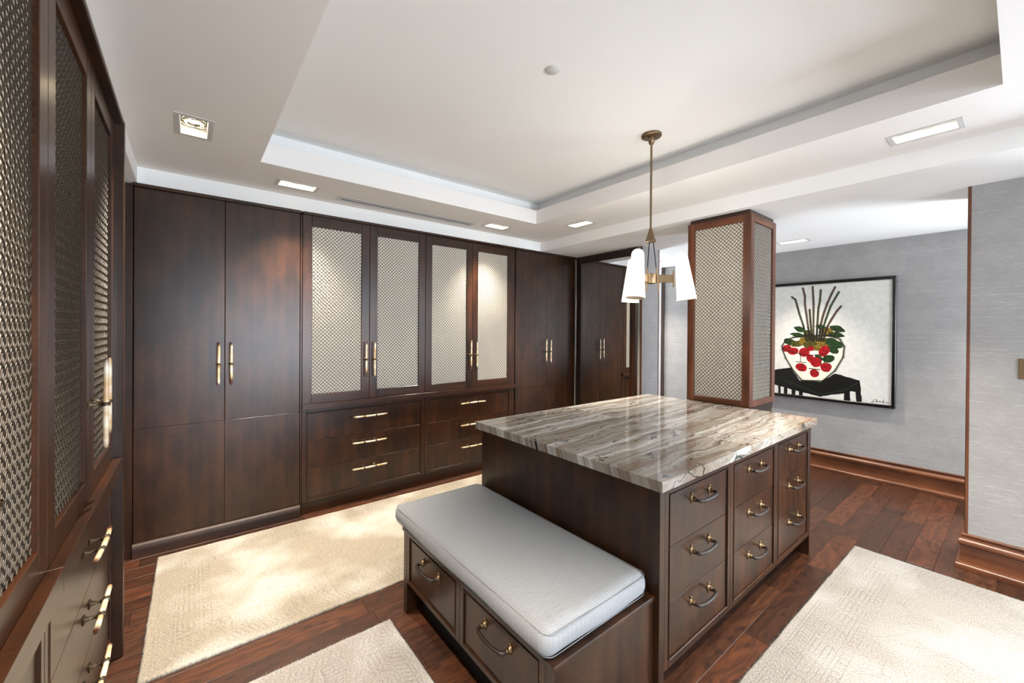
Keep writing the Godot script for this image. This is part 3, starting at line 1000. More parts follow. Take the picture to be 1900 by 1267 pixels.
func bench():
	var o := V(0.95, 0, 2.09)
	var t := thing("storage_bench", "low dark walnut bench with two deep drawers attached to the island's end", "bench", o)
	var m := B.new(o, ruv())
	m.box(V(0.704, 0.165, 1.53), V(1.2245, 0.424, 2.645), 0.0)
	put(t, "carcass", m.done(), M.wood_dark)
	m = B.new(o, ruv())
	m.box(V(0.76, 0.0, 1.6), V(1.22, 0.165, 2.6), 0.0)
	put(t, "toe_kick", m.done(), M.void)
	for z in [[1.527, 1.565], [2.612, 2.652]]:
		m = B.new(o, ruv())
		m.box(V(0.681, 0.0, z[0]), V(1.2247, 0.4245, z[1]), 0.002)
		put(t, "end_panel", m.done(), M.wood)
	m = B.new(o, ruv())
	m.box(V(0.674, 0.425, 1.52), V(1.2247, 0.443, 2.66), 0.003, 2)
	put(t, "seat_board", m.done(), M.wood)
	for k in 2:
		var z0: float = [1.566, 2.0895][k]
		var z1: float = [2.0875, 2.611][k]
		m = B.new(o, ruv())
		ring_x(m, 0.681, 0.704, z0, z1, 0.165, 0.4245, 0.03, 0.022, 0.012, 0.002)
		ring_x(m, 0.677, 0.704, z0 + 0.0305, z1 - 0.0305, 0.1875, 0.412, 0.0055, 0.0055, 0.0055, 0.0018)
		put(t, "drawer_frame", m.done(), M.wood)
		m = B.new(o, ruv())
		m.box(V(0.685, 0.194, z0 + 0.037), V(0.704, 0.4055, z1 - 0.037), 0.0014)
		var d := put(t, "drawer", m.done(), M.wood)
		pull(d, Transform3D(Basis(Vector3.UP, -PI / 2), V(0.685, 0.352, (z0 + z1) * 0.5) - o))
	# cushion
	var c := V(0.933, 0.444, 2.043)
	var cu := thing("bench_cushion", "grey and white herringbone box cushion lying on the bench", "cushion", c)
	var hs := V(0.278, 0.048, 0.605)
	var rad := 0.043
	m = B.new()
	var puff := func(p: Vector3) -> Vector3:
		var q := p
		var fx := 1.0 - pow(absf(p.x) / hs.x, 2.5)
		var fz := 1.0 - pow(absf(p.z) / hs.z, 4.0)
		if p.y > 0.0: q.y += 0.006 * maxf(fx, 0.0) * maxf(fz, 0.0) * p.y / hs.y
		q.x += signf(p.x) * 0.006 * maxf(0.0, fz) * absf(p.x) / hs.x * (1.0 - pow(absf(p.y) / hs.y, 2.0))
		q.x += 0.0025 * sin(p.z * 9.0) * absf(p.x) / hs.x
		q.z += 0.003 * sin(p.x * 14.0 + 1.0) * absf(p.z) / hs.z
		return q
	for i in 3:
		var j := (i + 1) % 3
		var k := (i + 2) % 3
		var counts := [18, 10, 30]
		var nj: int = counts[j]
		var nk: int = counts[k]
		for s in [-1.0, 1.0]:
			var grid := []
			var nrm := []
			var uvs := []
			for a in nj + 1:
				for b in nk + 1:
					var p := Vector3.ZERO
					p[i] = hs[i] * s
					# denser towards the edges
					var ta := 2.0 * a / nj - 1.0
					var tb := 2.0 * b / nk - 1.0
					p[j] = hs[j] * sin(ta * PI / 2) * 1.0
					p[k] = hs[k] * sin(tb * PI / 2) * 1.0
					var inner := Vector3(clampf(p.x, -hs.x + rad, hs.x - rad), clampf(p.y, -hs.y + rad, hs.y - rad), clampf(p.z, -hs.z + rad, hs.z - rad))
					var n := (p - inner).normalized()
					grid.append(puff.call(inner + n * rad) + V(0, hs.y, 0))
					nrm.append(n)
					uvs.append(Vector2(p.z, p.x) if i == 1 else (Vector2(p.x, p.y + hs.x) if i == 2 else Vector2(p.z, p.y + hs.x)))
			for a in nj:
				for b in nk:
					var q0 := a * (nk + 1) + b
					var q1 := q0 + 1
					var q2 := q0 + nk + 1
					var q3 := q2 + 1
					m.tri(grid[q0], grid[q1], grid[q3], nrm[q0], nrm[q1], nrm[q3], uvs[q0], uvs[q1], uvs[q3])
					m.tri(grid[q0], grid[q3], grid[q2], nrm[q0], nrm[q3], nrm[q2], uvs[q0], uvs[q3], uvs[q2])
	put(cu, "cover", m.done(), M.cloth)
	m = B.new()
	for yy in [0.0835, 0.0125]:
		var pts := []
		var rr := []
		var inset := 0.0085
		for q in 4:
			var sx: float = [1, 1, -1, -1][q]
			var sz: float = [-1, 1, 1, -1][q]
			for e in 6:
				var a: float = e / 5.0 * PI / 2 + [-PI / 2, 0.0, PI / 2, PI][q]
				var p := V(sx * (hs.x - 0.043), yy - hs.y, sz * (hs.z - 0.043)) + V(cos(a), 0, sin(a)) * (0.043 - inset)
				pts.append(p + V(0, hs.y, 0))
				rr.append(0.0015)
			# along the sides
			var nx: float = [1, -1, -1, 1][q]
			var nz: float = [1, 1, -1, -1][q]
			var a0: Vector3 = pts[pts.size() - 1]
			var a1 := V(nx * (hs.x - (inset if nx == sx else 0.043)), yy, nz * (hs.z - (inset if nz == sz else 0.043)))
			for e in range(1, 8):
				pts.append(a0.lerp(a1, e / 8.0))
				rr.append(0.0015)
		pts.append(pts[0])
		rr.append(0.0015)
		m.tube(pts, rr, 6)
	put(cu, "piping", m.done(), M.cloth)

func column():
	var o := V(3.324, 0, 2.0355)
	var t := thing("column", "square column clad in brown wood frames with wire mesh panels behind the island", "column", o)
	put(t, "core", solid(V(-0.222, 0.0, -0.222), V(0.222, 2.4065, 0.222)), M.wood_dark)
	put(t, "cap", solid(V(-0.231, 2.374, -0.231), V(0.231, 2.4068, 0.231), 0.002, 0), M.wood)
	put(t, "plinth", solid(V(-0.232, 0.0, -0.232), V(0.232, 0.9, 0.232), 0.003), M.wood)
	put(t, "plinth_band", solid(V(-0.236, 0.86, -0.236), V(0.236, 0.905, 0.236), 0.003, 0), M.wood)
	for k in 4:
		var f := Node3D.new()
		var h := 0.2455
		var holder: MeshInstance3D = mesh_door(t, -h, h, 0.909, 2.3733, 0.058, 0.0455, 0.056, 0.0, 0, "mesh_panel", M.column_wood)
		holder.transform = Transform3D(Basis(Vector3.UP, k * PI / 2), Basis(Vector3.UP, k * PI / 2) * V(0, 0, h + 0.0003))
		f.free()

# ---------------------------------------------------------------- rugs
func rug_tex(w: int, h: int, sx: float, sz: float, tint: Color, blot: Color, seed_: int) -> Array:
	var n1 := noise(seed_, 1.6, 3)
	var n2 := noise(seed_ + 1, 38.0, 2)
	var n3 := noise(seed_ + 2, 5.0, 3)
	var n4 := noise(seed_ + 3, 130.0, 1)
	var hd := PackedByteArray()
	hd.resize(w * h * 3)
	var hi := [0]
	var t := tex(w, h, func(px, py):
		var x: float = (px + 0.5) / w * sx
		var z: float = (py + 0.5) / h * sz
		var dx := minf(x, sx - x)
		var dz := minf(z, sz - z)
		var d := minf(dx, dz)
		var along := z if dx < dz else x
		var relief := 0.0
		# carved border: two pairs of lines, a row of hooks between and a key fret further in
		for l in [0.035, 0.05, 0.105, 0.205, 0.222, 0.255]:
			relief = maxf(relief, 1.0 - absf(d - l) / 0.0035)
		if d > 0.055 and d < 0.1:
			relief = maxf(relief, 0.75 if fposmod(along + (d - 0.055) * 0.5, 0.026) < 0.008 else 0.0)
		if d > 0.115 and d < 0.2:
			var cell := fposmod(along, 0.16)
			var q := d - 0.115
			var on := fposmod(q, 0.022) < 0.006 and cell > 0.012 and cell < 0.145 or absf(cell - 0.012) < 0.004 or absf(cell - 0.145 + q * 0.4) < 0.004
			relief = maxf(relief, 0.7 if on else 0.0)
		if d > 0.225 and d < 0.25:
			relief = maxf(relief, 0.55 if fposmod(along, 0.04) < 0.014 else 0.0)
		if d > 0.27:
			var rose := absf(sin(x * 21.0 + 2.0 * sin(z * 9.0)) * sin(z * 21.0 + 2.0 * sin(x * 7.0)))
			relief = maxf(relief, (0.5 if rose < 0.1 else 0.0) * clampf(n3.get_noise_2d(x * 0.6, z * 0.6) * 2.0 + 0.3, 0.0, 1.0))
		relief = clampf(relief, 0.0, 1.0) * clampf(0.62 + n3.get_noise_2d(x, z) * 0.9, 0.1, 1.0)
		var fleck := n2.get_noise_2d(x * 1.0, z * 3.2)
		var fine := n4.get_noise_2d(x * 0.7, z * 1.6)
		var big := n1.get_noise_2d(x, z)
		var hh := clampi(int(150 + 60 * fine + 45 * fleck - 95 * relief), 0, 255)
		hd[hi[0]] = hh
		hd[hi[0] + 1] = hh
		hd[hi[0] + 2] = hh
		hi[0] += 3
		var c := tint.lerp(blot, clampf(big * 1.7 + 0.25, 0.0, 1.0))
		c = c.lerp(Color(0.55, 0.5, 0.44), clampf((fleck - 0.25) * 2.6, 0.0, 0.6))
		return c * (1.0 - relief * 0.16 + fine * 0.2 + fleck * 0.08))
	return [t, ImageTexture.create_from_image(Image.create_from_data(w, h, false, Image.FORMAT_RGB8, hd))]

func rug(label: String, x0: float, x1: float, z0: float, z1: float, turn: float, tint: Color, blot: Color, seed_: int, edges: Array):
	var sx := x1 - x0
	var sz := z1 - z0
	var t := thing("area_rug", label, "rug", V((x0 + x1) * 0.5, 0, (z0 + z1) * 0.5), "pale rugs on the wooden floor")
	t.rotation.y = turn
	var tx := rug_tex(1000 if sz < sx else 520, int(1000 * sz / sx) if sz < sx else 1000, sx, sz, tint, blot, seed_)
	var mt := mat(0.95, Color(1, 1, 1), tx[0])
	mt.heightmap_enabled = true
	mt.heightmap_texture = tx[1]
	mt.heightmap_scale = 0.35
	mt.rim_enabled = true
	mt.rim = 0.3
	var m := B.new()
	var wob := noise(seed_ + 9, 6.0, 3)
	var n := 90
	var h := 0.012
	var ring := []
	for e in 4:
		for i in n:
			var q := float(i) / n
			var p: Vector3 = [V(q * sx, 0, 0), V(sx, 0, q * sz), V(sx - q * sx, 0, sz), V(0, 0, sz - q * sz)][e]
			var out: Vector3 = [V(0, 0, -1), V(1, 0, 0), V(0, 0, 1), V(-1, 0, 0)][e]
			var k := wob.get_noise_2d(p.x + e * 7.0, p.z) * 0.004
			ring.append(p + out * k)
	var cen := V(sx * 0.5, 0, sz * 0.5)
	var N := ring.size()
	var uv := func(p: Vector3) -> Vector2: return Vector2(p.x / sx, p.z / sz)
	var inn := []
	for p in ring:
		inn.append(p + V(signf(cen.x - p.x) * minf(0.006, absf(cen.x - p.x)), 0, signf(cen.z - p.z) * minf(0.006, absf(cen.z - p.z))))
	for i in N:
		var a: Vector3 = ring[i]
		var b: Vector3 = ring[(i + 1) % N]
		var out := (b - a).cross(Vector3.UP)
		if out.dot((a + b) * 0.5 - cen) < 0.0: out = -out
		out = out.normalized()
		var ai: Vector3 = inn[i]
		var bi: Vector3 = inn[(i + 1) % N]
		m.quad(a - cen + V(0, 0.0008, 0), b - cen + V(0, 0.0008, 0), b - cen + V(0, h * 0.65, 0), a - cen + V(0, h * 0.65, 0), out, uv.call(a), uv.call(b), uv.call(b), uv.call(a))
		m.quad(a - cen + V(0, h * 0.65, 0), b - cen + V(0, h * 0.65, 0), bi - cen + V(0, h, 0), ai - cen + V(0, h, 0), (out + Vector3.UP).normalized(), uv.call(a), uv.call(b), uv.call(bi), uv.call(ai))
		m.tri(ai - cen + V(0, h, 0), bi - cen + V(0, h, 0), V(0, h, 0), Vector3.UP, Vector3.UP, Vector3.UP, uv.call(ai), uv.call(bi), Vector2(0.5, 0.5))
	put(t, "carpet", m.done(), mt)
	# loose tufts along the edges
	var r := RandomNumberGenerator.new()
	r.seed = seed_
	m = B.new()
	for e in edges:
		var ln: float = sx if e[0] % 2 == 0 else sz
		for i in int(ln * e[1]):
			var q := r.randf()
			var p: Vector3 = [V(q * sx, 0, 0), V(sx, 0, q * sz), V(q * sx, 0, sz), V(0, 0, q * sz)][e[0]] - cen
			var out: Vector3 = [V(0, 0, -1), V(1, 0, 0), V(0, 0, 1), V(-1, 0, 0)][e[0]]
			var al := V(out.z, 0, -out.x)
			var tip: Vector3 = p + out * r.randf_range(0.002, 0.009) * e[2] + al * r.randf_range(-0.007, 0.007) + V(0, r.randf_range(0.003, h + 0.003), 0)
			var base := p - out * 0.004 + V(0, h * 0.7, 0)
			var wd := al * r.randf_range(0.0012, 0.003)
			m.tri(base - wd, base + wd, tip, (out + Vector3.UP).normalized(), (out + Vector3.UP).normalized(), out, Vector2(0.5, 0.3), Vector2(0.52, 0.3), Vector2(0.51, 0.31))
			m.tri(base - wd - V(0, 0.003, 0), base + wd - V(0, 0.003, 0), tip, -Vector3.UP, -Vector3.UP, out, Vector2(0.5, 0.3), Vector2(0.52, 0.3), Vector2(0.51, 0.31))
	put(t, "pile_fringe", m.done(), mt).set_meta("kind", "stuff")

func rugs():
	rug("long cream runner with carved border lying along the wardrobe fronts", -0.366, 2.75, 0.118, 1.298, -0.008, Color(0.54, 0.505, 0.445), Color(0.68, 0.66, 0.625), 101, [[3, 260, 1.0], [2, 120, 0.5], [0, 120, 0.5]])
	rug("small pale grey rug at the foot of the bench, cut off by the bottom edge", -0.41, 0.597, 1.556, 3.3, 0.0, Color(0.56, 0.54, 0.52), Color(0.66, 0.65, 0.645), 131, [[0, 300, 1.0], [1, 300, 1.0]])
	rug("large off-white rug in front of the island's drawers near the papered wall", 1.05, 3.385, 2.824, 4.3, -0.012, Color(0.5, 0.485, 0.465), Color(0.565, 0.555, 0.545), 161, [[0, 300, 1.3], [1, 420, 2.0]])

# ---------------------------------------------------------------- painting
func poly(img: Image, pts: Array, c: Color, n: FastNoiseLite, vary: float):
	var w := img.get_width()
	var pa := PackedVector2Array()
	var lo := Vector2(9, 9)
	var hi := Vector2(-9, -9)
	for p in pts:
		var q := Vector2(p[0], p[1])
		pa.append(q)
		lo = lo.min(q)
		hi = hi.max(q)
	for y in range(maxi(0, int(lo.y * w)), mini(w - 1, int(hi.y * w)) + 1):
		for x in range(maxi(0, int(lo.x * w)), mini(w - 1, int(hi.x * w)) + 1):
			var j := Vector2(n.get_noise_2d(x, y), n.get_noise_2d(x + 500, y)) * 0.004
			if Geometry2D.is_point_in_polygon(Vector2(x, y) / w + j, pa):
				var k := 1.0 + vary * n.get_noise_2d(x * 2.5, y * 2.5 + 90.0)
				img.set_pixel(x, y, Color(clampf(c.r * k, 0, 1), clampf(c.g * k, 0, 1), clampf(c.b * k, 0, 1)))

func line(img: Image, pts: Array, width: float, c: Color, n: FastNoiseLite, soft := 0.0):
	var w := img.get_width()
	for i in pts.size() - 1:
		var a := Vector2(pts[i][0], pts[i][1])
		var b := Vector2(pts[i + 1][0], pts[i + 1][1])
		var r := width * 1.5 + soft
		for y in range(maxi(0, int((minf(a.y, b.y) - r) * w)), mini(w - 1, int((maxf(a.y, b.y) + r) * w)) + 1):
			for x in range(maxi(0, int((minf(a.x, b.x) - r) * w)), mini(w - 1, int((maxf(a.x, b.x) + r) * w)) + 1):
				var p := Vector2(x, y) / w
				var d := p.distance_to(Geometry2D.get_closest_point_to_segment(p, a, b))
				var e := width * (1.0 + 0.5 * n.get_noise_2d(x * 2.0, y * 2.0))
				if d < e:
					img.set_pixel(x, y, c)
				elif soft > 0.0 and d < e + soft:
					img.set_pixel(x, y, img.get_pixel(x, y).lerp(c, 0.25 * (1.0 - (d - e) / soft)))

func oval(cx: float, cy: float, rx: float, ry: float, turn := 0.0) -> Array:
	var out := []
	for i in 18:
		var a := TAU * i / 18
		var p := Vector2(cos(a) * rx, sin(a) * ry).rotated(turn)
		out.append([cx + p.x, cy + p.y])
	return out

func leaf(a: Vector2, b: Vector2, wd: float) -> Array:
	var out := []
	var d := b - a
	var s := Vector2(-d.y, d.x).normalized() * wd
	for i in 9:
		var t := i / 8.0
		var p := a + d * t + s * sin(t * PI)
		out.append([p.x, p.y])
	for i in range(7, 0, -1):
		var t := i / 8.0
		var p := a + d * t - s * sin(t * PI)
		out.append([p.x, p.y])
	return out

func canvas_tex() -> ImageTexture:
	var nz := noise(201, 0.02, 3)
	var fine := noise(202, 0.25, 2)
	var w := 900
	var img := tex(w, w, func(x, y):
		var k := 0.82 + nz.get_noise_2d(x, y) * 0.035 + fine.get_noise_2d(x, y * 0.7) * 0.025
		return Color(k, k * 0.995, k * 0.965)).get_image()
	var black := Color(0.035, 0.04, 0.035)
	# table
	poly(img, [[-0.02, 0.83], [0.321, 0.752], [0.389, 0.865], [0.551, 0.859], [0.647, 0.778], [0.809, 0.822], [0.824, 1.0], [0.789, 1.0], [0.781, 0.921], [0.747, 0.92], [0.748, 1.0], [0.706, 1.0], [0.709, 0.94], [0.543, 0.991], [0.416, 0.972], [-0.02, 0.88]], black, nz, 0.5)
	for q in [[0.221, 0.241, 0.91], [0.267, 0.296, 0.93], [0.328, 0.359, 0.945], [0.386, 0.416, 0.96], [0.1, 0.125, 0.88], [0.16, 0.185, 0.89]]:
		poly(img, [[q[0], q[2]], [q[1], q[2]], [q[1], 1.0], [q[0], 1.0]], black, nz, 0.5)
	line(img, [[0.2, 0.845], [0.54, 0.972], [0.71, 0.915], [0.8, 0.84]], 0.0016, Color(0.2, 0.25, 0.2), fine)
	# vase
	var vase := [[0.25, 0.556], [0.278, 0.502], [0.341, 0.473], [0.429, 0.464], [0.514, 0.455], [0.612, 0.459], [0.676, 0.482], [0.706, 0.545], [0.7, 0.633], [0.646, 0.754], [0.559, 0.853], [0.407, 0.863], [0.335, 0.77], [0.279, 0.667], [0.251, 0.583]]
	poly(img, vase, Color(0.9, 0.87, 0.8), nz, 0.12)
	# foliage in the vase
	for q in [[0.31, 0.515, 0.05, 0.03, 0.3, 0], [0.37, 0.53, 0.055, 0.028, -0.2, 1], [0.43, 0.51, 0.05, 0.04, 0.2, 2], [0.49, 0.5, 0.05, 0.045, 0.0, 1], [0.56, 0.505, 0.06, 0.035, 0.1, 2], [0.62, 0.51, 0.05, 0.035, 0.4, 0], [0.66, 0.53, 0.04, 0.03, 0.6, 0], [0.47, 0.55, 0.06, 0.035, 0.3, 1], [0.55, 0.56, 0.07, 0.03, -0.1, 2], [0.63, 0.575, 0.045, 0.03, 0.5, 0], [0.6, 0.655, 0.045, 0.032, -0.3, 0], [0.53, 0.65, 0.035, 0.022, 0.8, 0], [0.45, 0.44, 0.035, 0.035, 0.0, 1], [0.58, 0.42, 0.05, 0.04, 0.1, 2]]:
		poly(img, oval(q[0], q[1], q[2], q[3], q[4]), [Color(0.1, 0.2, 0.08), Color(0.26, 0.25, 0.07), Color(0.42, 0.34, 0.1)][q[5]], nz, 0.6)
	# stems
	var k := 0
	for s in [[[0.324, 0.101], [0.352, 0.128], [0.368, 0.194], [0.382, 0.253], [0.415, 0.368]], [[0.408, 0.028], [0.424, 0.098], [0.425, 0.181], [0.438, 0.275], [0.45, 0.379]], [[0.46, 0.224], [0.467, 0.327], [0.477, 0.44]], [[0.481, 0.02], [0.489, 0.174], [0.49, 0.44]], [[0.54, 0.053], [0.535, 0.146], [0.525, 0.207], [0.518, 0.348]], [[0.64, 0.035], [0.617, 0.09], [0.585, 0.179], [0.558, 0.278], [0.543, 0.354]], [[0.666, 0.079], [0.641, 0.132], [0.61, 0.199], [0.579, 0.309], [0.564, 0.369]], [[0.682, 0.202], [0.654, 0.241], [0.619, 0.309], [0.587, 0.379]]]:
		var ext: Array = s.duplicate()
		ext.append([s[s.size() - 1][0] * 0.7 + 0.15, 0.5])
		line(img, ext, 0.0068, Color(0.1, 0.09, 0.06), fine, 0.006)
		line(img, s, 0.0038, [Color(0.22, 0.26, 0.13), Color(0.36, 0.27, 0.2), Color(0.2, 0.2, 0.1), Color(0.34, 0.28, 0.2), Color(0.27, 0.28, 0.12), Color(0.34, 0.22, 0.14), Color(0.18, 0.28, 0.14), Color(0.33, 0.2, 0.13)][k], fine)
		k += 1
	for l in [[0.338, 0.38, 0.44, 0.42, 0.022], [0.308, 0.44, 0.43, 0.457, 0.016], [0.5, 0.372, 0.58, 0.38, 0.014], [0.6, 0.372, 0.716, 0.416, 0.024], [0.59, 0.432, 0.712, 0.458, 0.02]]:
		poly(img, leaf(Vector2(l[0], l[1]), Vector2(l[2], l[3]), l[4] + 0.004), Color(0.04, 0.06, 0.03), nz, 0.3)
		poly(img, leaf(Vector2(l[0], l[1]), Vector2(l[2], l[3]), l[4] - 0.003), Color(0.11, 0.2, 0.07), nz, 0.9)
	line(img, [[0.43, 0.452], [0.5, 0.457], [0.62, 0.452]], 0.006, black, fine)
	# blooms
	for f in [[0.285, 0.575, 0.04, 0.03], [0.335, 0.6, 0.045, 0.034], [0.422, 0.607, 0.04, 0.042], [0.47, 0.57, 0.025, 0.024], [0.568, 0.59, 0.05, 0.037], [0.47, 0.66, 0.04, 0.03], [0.51, 0.69, 0.045, 0.042], [0.401, 0.744, 0.045, 0.037], [0.582, 0.73, 0.042, 0.04], [0.5, 0.79, 0.036, 0.034]]:
		poly(img, oval(f[0], f[1], f[2], f[3], f[0] * 9.0), Color(0.56, 0.03, 0.07), nz, 0.6)
		line(img, [[f[0] - f[2] * 0.6, f[1] - f[3] * 0.3], [f[0], f[1] + f[3] * 0.2], [f[0] + f[2] * 0.6, f[1] - f[3] * 0.4]], 0.0022, Color(0.45, 0.02, 0.05), fine)
	line(img, [[0.25, 0.575], [0.33, 0.612], [0.46, 0.632], [0.58, 0.617]], 0.003, black, fine)
	line(img, [[0.36, 0.695], [0.44, 0.7]], 0.003, black, fine)
	line(img, [[0.46, 0.75], [0.54, 0.755]], 0.004, Color(0.12, 0.14, 0.08), fine)
	line(img, [[0.395, 0.63], [0.395, 0.695]], 0.0025, black, fine)
	line(img, [[0.57, 0.63], [0.57, 0.69]], 0.0025, black, fine)
	vase.append(vase[0])
	line(img, vase, 0.0042, Color(0.08, 0.09, 0.05), fine, 0.012)
	# signature
	for s in [[[0.905, 0.962], [0.893, 0.983], [0.882, 0.992], [0.9, 0.988]], [[0.916, 0.962], [0.91, 0.988], [0.919, 0.975], [0.924, 0.986], [0.933, 0.974], [0.937, 0.986], [0.945, 0.975], [0.952, 0.986], [0.958, 0.975]], [[0.957, 0.96], [0.952, 0.985], [0.96, 0.994]], [[0.964, 0.986], [0.972, 0.977], [0.978, 0.987], [0.985, 0.981], [0.998, 0.984]]]:
		line(img, s, 0.0015, Color(0.1, 0.09, 0.09), fine)
	return ImageTexture.create_from_image(img)

func painting():
	var z0 := 1.485
	var z1 := 2.789
	var y0 := 0.744
	var y1 := 2.036
	var o := V(5.176, y0, (z0 + z1) * 0.5)
	var t := thing("painting", "framed painting of a vase of red flowers and bare stems on a black table", "painting", o)
	var m := B.new(o)
	for b in [[z0, z0 + 0.03, y0, y1], [z1 - 0.03, z1, y0, y1]]:
		m.box(V(5.128, b[2], b[0]), V(5.1755, b[3], b[1]), 0.004)
	for b in [[y0, y0 + 0.03], [y1 - 0.03, y1]]:
		m.box(V(5.128, b[0], z0 + 0.03), V(5.1755, b[1], z1 - 0.03), 0.004, 2)
	put(t, "frame", m.done(), M.black_frame)
	m = B.new(o)
	var n := V(-1, 0, 0)
	var a := V(5.145, y1 - 0.031, z0 + 0.03)
	var b := V(5.145, y1 - 0.031, z1 - 0.032)
	var c := V(5.145, y0 + 0.031, z1 - 0.032)
	var d := V(5.145, y0 + 0.031, z0 + 0.03)
	m.quad(a, b, c, d, n, Vector2(0, 0), Vector2(1, 0), Vector2(1, 1), Vector2(0, 1))
	var back := V(0.025, 0, 0)
	m.quad(a + back, b + back, c + back, d + back, -n, Vector2(0, 0), Vector2(0.01, 0), Vector2(0.01, 0.01), Vector2(0, 0.01))
	m.quad(a, b, b + back, a + back, Vector3.UP, Vector2(0, 0), Vector2(0.01, 0), Vector2(0.01, 0.01), Vector2(0, 0.01))
	m.quad(d, c, c + back, d + back, -Vector3.UP, Vector2(0, 0), Vector2(0.01, 0), Vector2(0.01, 0.01), Vector2(0, 0.01))
	m.quad(a, d, d + back, a + back, V(0, 0, -1), Vector2(0, 0), Vector2(0.01, 0), Vector2(0.01, 0.01), Vector2(0, 0.01))
	m.quad(b, c, c + back, b + back, V(0, 0, 1), Vector2(0, 0), Vector2(0.01, 0), Vector2(0.01, 0.01), Vector2(0, 0.01))
	var cm := mat(0.38, Color.WHITE, canvas_tex())
	put(t, "canvas", m.done(), cm)

# ---------------------------------------------------------------- pendant
func pendant():
	var o := V(2.127, YC, 2.047)
	var t := thing("pendant_lamp", "brass pendant lamp with three white cone shades over the island", "lamp", o)
	var m := B.new()
	m.lathe([Vector2(0.0, 0.0), Vector2(0.062, 0.0), Vector2(0.063, -0.004), Vector2(0.063, -0.011), Vector2(0.06, -0.0145), Vector2(0.028, -0.0155), Vector2(0.0, -0.0155)], Transform3D(), 40)
	put(t, "canopy", m.done(), M.brass)
	m = B.new()
	m.lathe([Vector2(0.023, -0.015), Vector2(0.022, -0.03), Vector2(0.017, -0.055), Vector2(0.011, -0.064), Vector2(0.0068, -0.066), Vector2(0.0064, -0.61)], Transform3D(), 20)
	put(t, "stem", m.done(), M.brass)
	m = B.new()
	m.lathe([Vector2(0.0, -0.604), Vector2(0.0085, -0.606), Vector2(0.0105, -0.612), Vector2(0.0315, -0.682), Vector2(0.0335, -0.684), Vector2(0.0335, -0.692), Vector2(0.03, -0.694), Vector2(0.0, -0.694)], Transform3D(), 32)
	put(t, "cone", m.done(), M.brass)
	var hub_y := 1.82 - YC
	m = B.new()
	m.lathe([Vector2(0.033, 0.031), Vector2(0.0365, 0.031), Vector2(0.037, 0.029), Vector2(0.037, -0.029), Vector2(0.0365, -0.031), Vector2(0.033, -0.031), Vector2(0.033, 0.031)], Transform3D(Basis(), V(0, hub_y, 0)), 36)
	m.lathe([Vector2(0.0, 0.012), Vector2(0.034, 0.012), Vector2(0.034, -0.02), Vector2(0.0, -0.02)], Transform3D(Basis(), V(0, hub_y, 0)), 24)
	put(t, "hub", m.done(), M.brass)
	var right := V(cos(0.6719), 0, sin(0.6719))
	var ahead := V(sin(0.6719), 0, -cos(0.6719))
	for k in 3:
		var ang := deg_to_rad([-12.0, -132.0, 108.0][k])
		var d := right * cos(ang) + ahead * sin(ang)
		# rods, between the arms
		var ra := ang - deg_to_rad(7.0)
		var rd := right * cos(ra) + ahead * sin(ra)
		m = B.new()
		m.tube([rd * 0.016 + V(0, -0.69, 0), rd * 0.036 + V(0, 1.884 - YC, 0)], [0.0032, 0.0032], 8)
		var rod := put(t, "rod", m.done(), M.steel_dark)
		m = B.new()
		m.tube([rd * 0.0355 + V(0, 1.89 - YC, 0), rd * 0.0515 + V(0, 1.733 - YC, 0)], [0.0046, 0.0046], 10)
		put(rod, "rod_sleeve", m.done(), M.brass)
		# arm and shade
		m = B.new()
		var yb := Basis(d, Vector3.UP, d.cross(Vector3.UP))
		m.box(V(0.035, hub_y - 0.026, -0.004), V(0.143, hub_y + 0.024, 0.004), 0.0012)
		m.box(V(0.138, hub_y - 0.056, -0.0095), V(0.147, hub_y + 0.05, 0.0095), 0.0012)
		put(t, "arm", m.done(), M.brass, Transform3D(yb, Vector3.ZERO))
		var top := V(0.184, 1.985 - YC, 0)
		var bot := V(0.222, 1.682 - YC, 0)
		var axis := (top - bot).normalized()
		var side := axis.cross(V(0, 0, 1)).normalized()
		var sx := Transform3D(Basis(side, axis, side.cross(axis)), bot)
		var ht := (top - bot).length()
		m = B.new()
		var prof := []
		prof.append(Vector2(0.0575, 0.0))
		for i in 8:
			var q := i / 7.0
			prof.append(Vector2(lerpf(0.0595, 0.0372, q), 0.001 + q * (ht - 0.036)))
		for i in range(1, 9):
			var a := i / 8.0 * PI / 2
			prof.append(Vector2(0.0372 * cos(a), ht - 0.035 + 0.035 * sin(a)))
		m.lathe(prof, sx, 36)
		var shade := put(t, "shade", m.done(), M.glow, Transform3D(yb, Vector3.ZERO))
		m = B.new()
		m.lathe([Vector2(0.0575, 0.0), Vector2(0.055, 0.004), Vector2(0.05, 0.008), Vector2(0.0, 0.012)], sx, 30)
		put(shade, "diffuser", m.done(), M.diffuser)
		var li := OmniLight3D.new()
		li.name = "glow" if k == 0 else "glow_%03d" % k
		li.light_color = Color(1.0, 0.97, 0.93)
		li.light_energy = 0.075
		li.light_size = 0.03
		li.omni_range = 9.0
		li.omni_attenuation = 2.0
		li.shadow_enabled = true
		li.position = yb * ((top + bot) * 0.5)
		t.add_child(li)

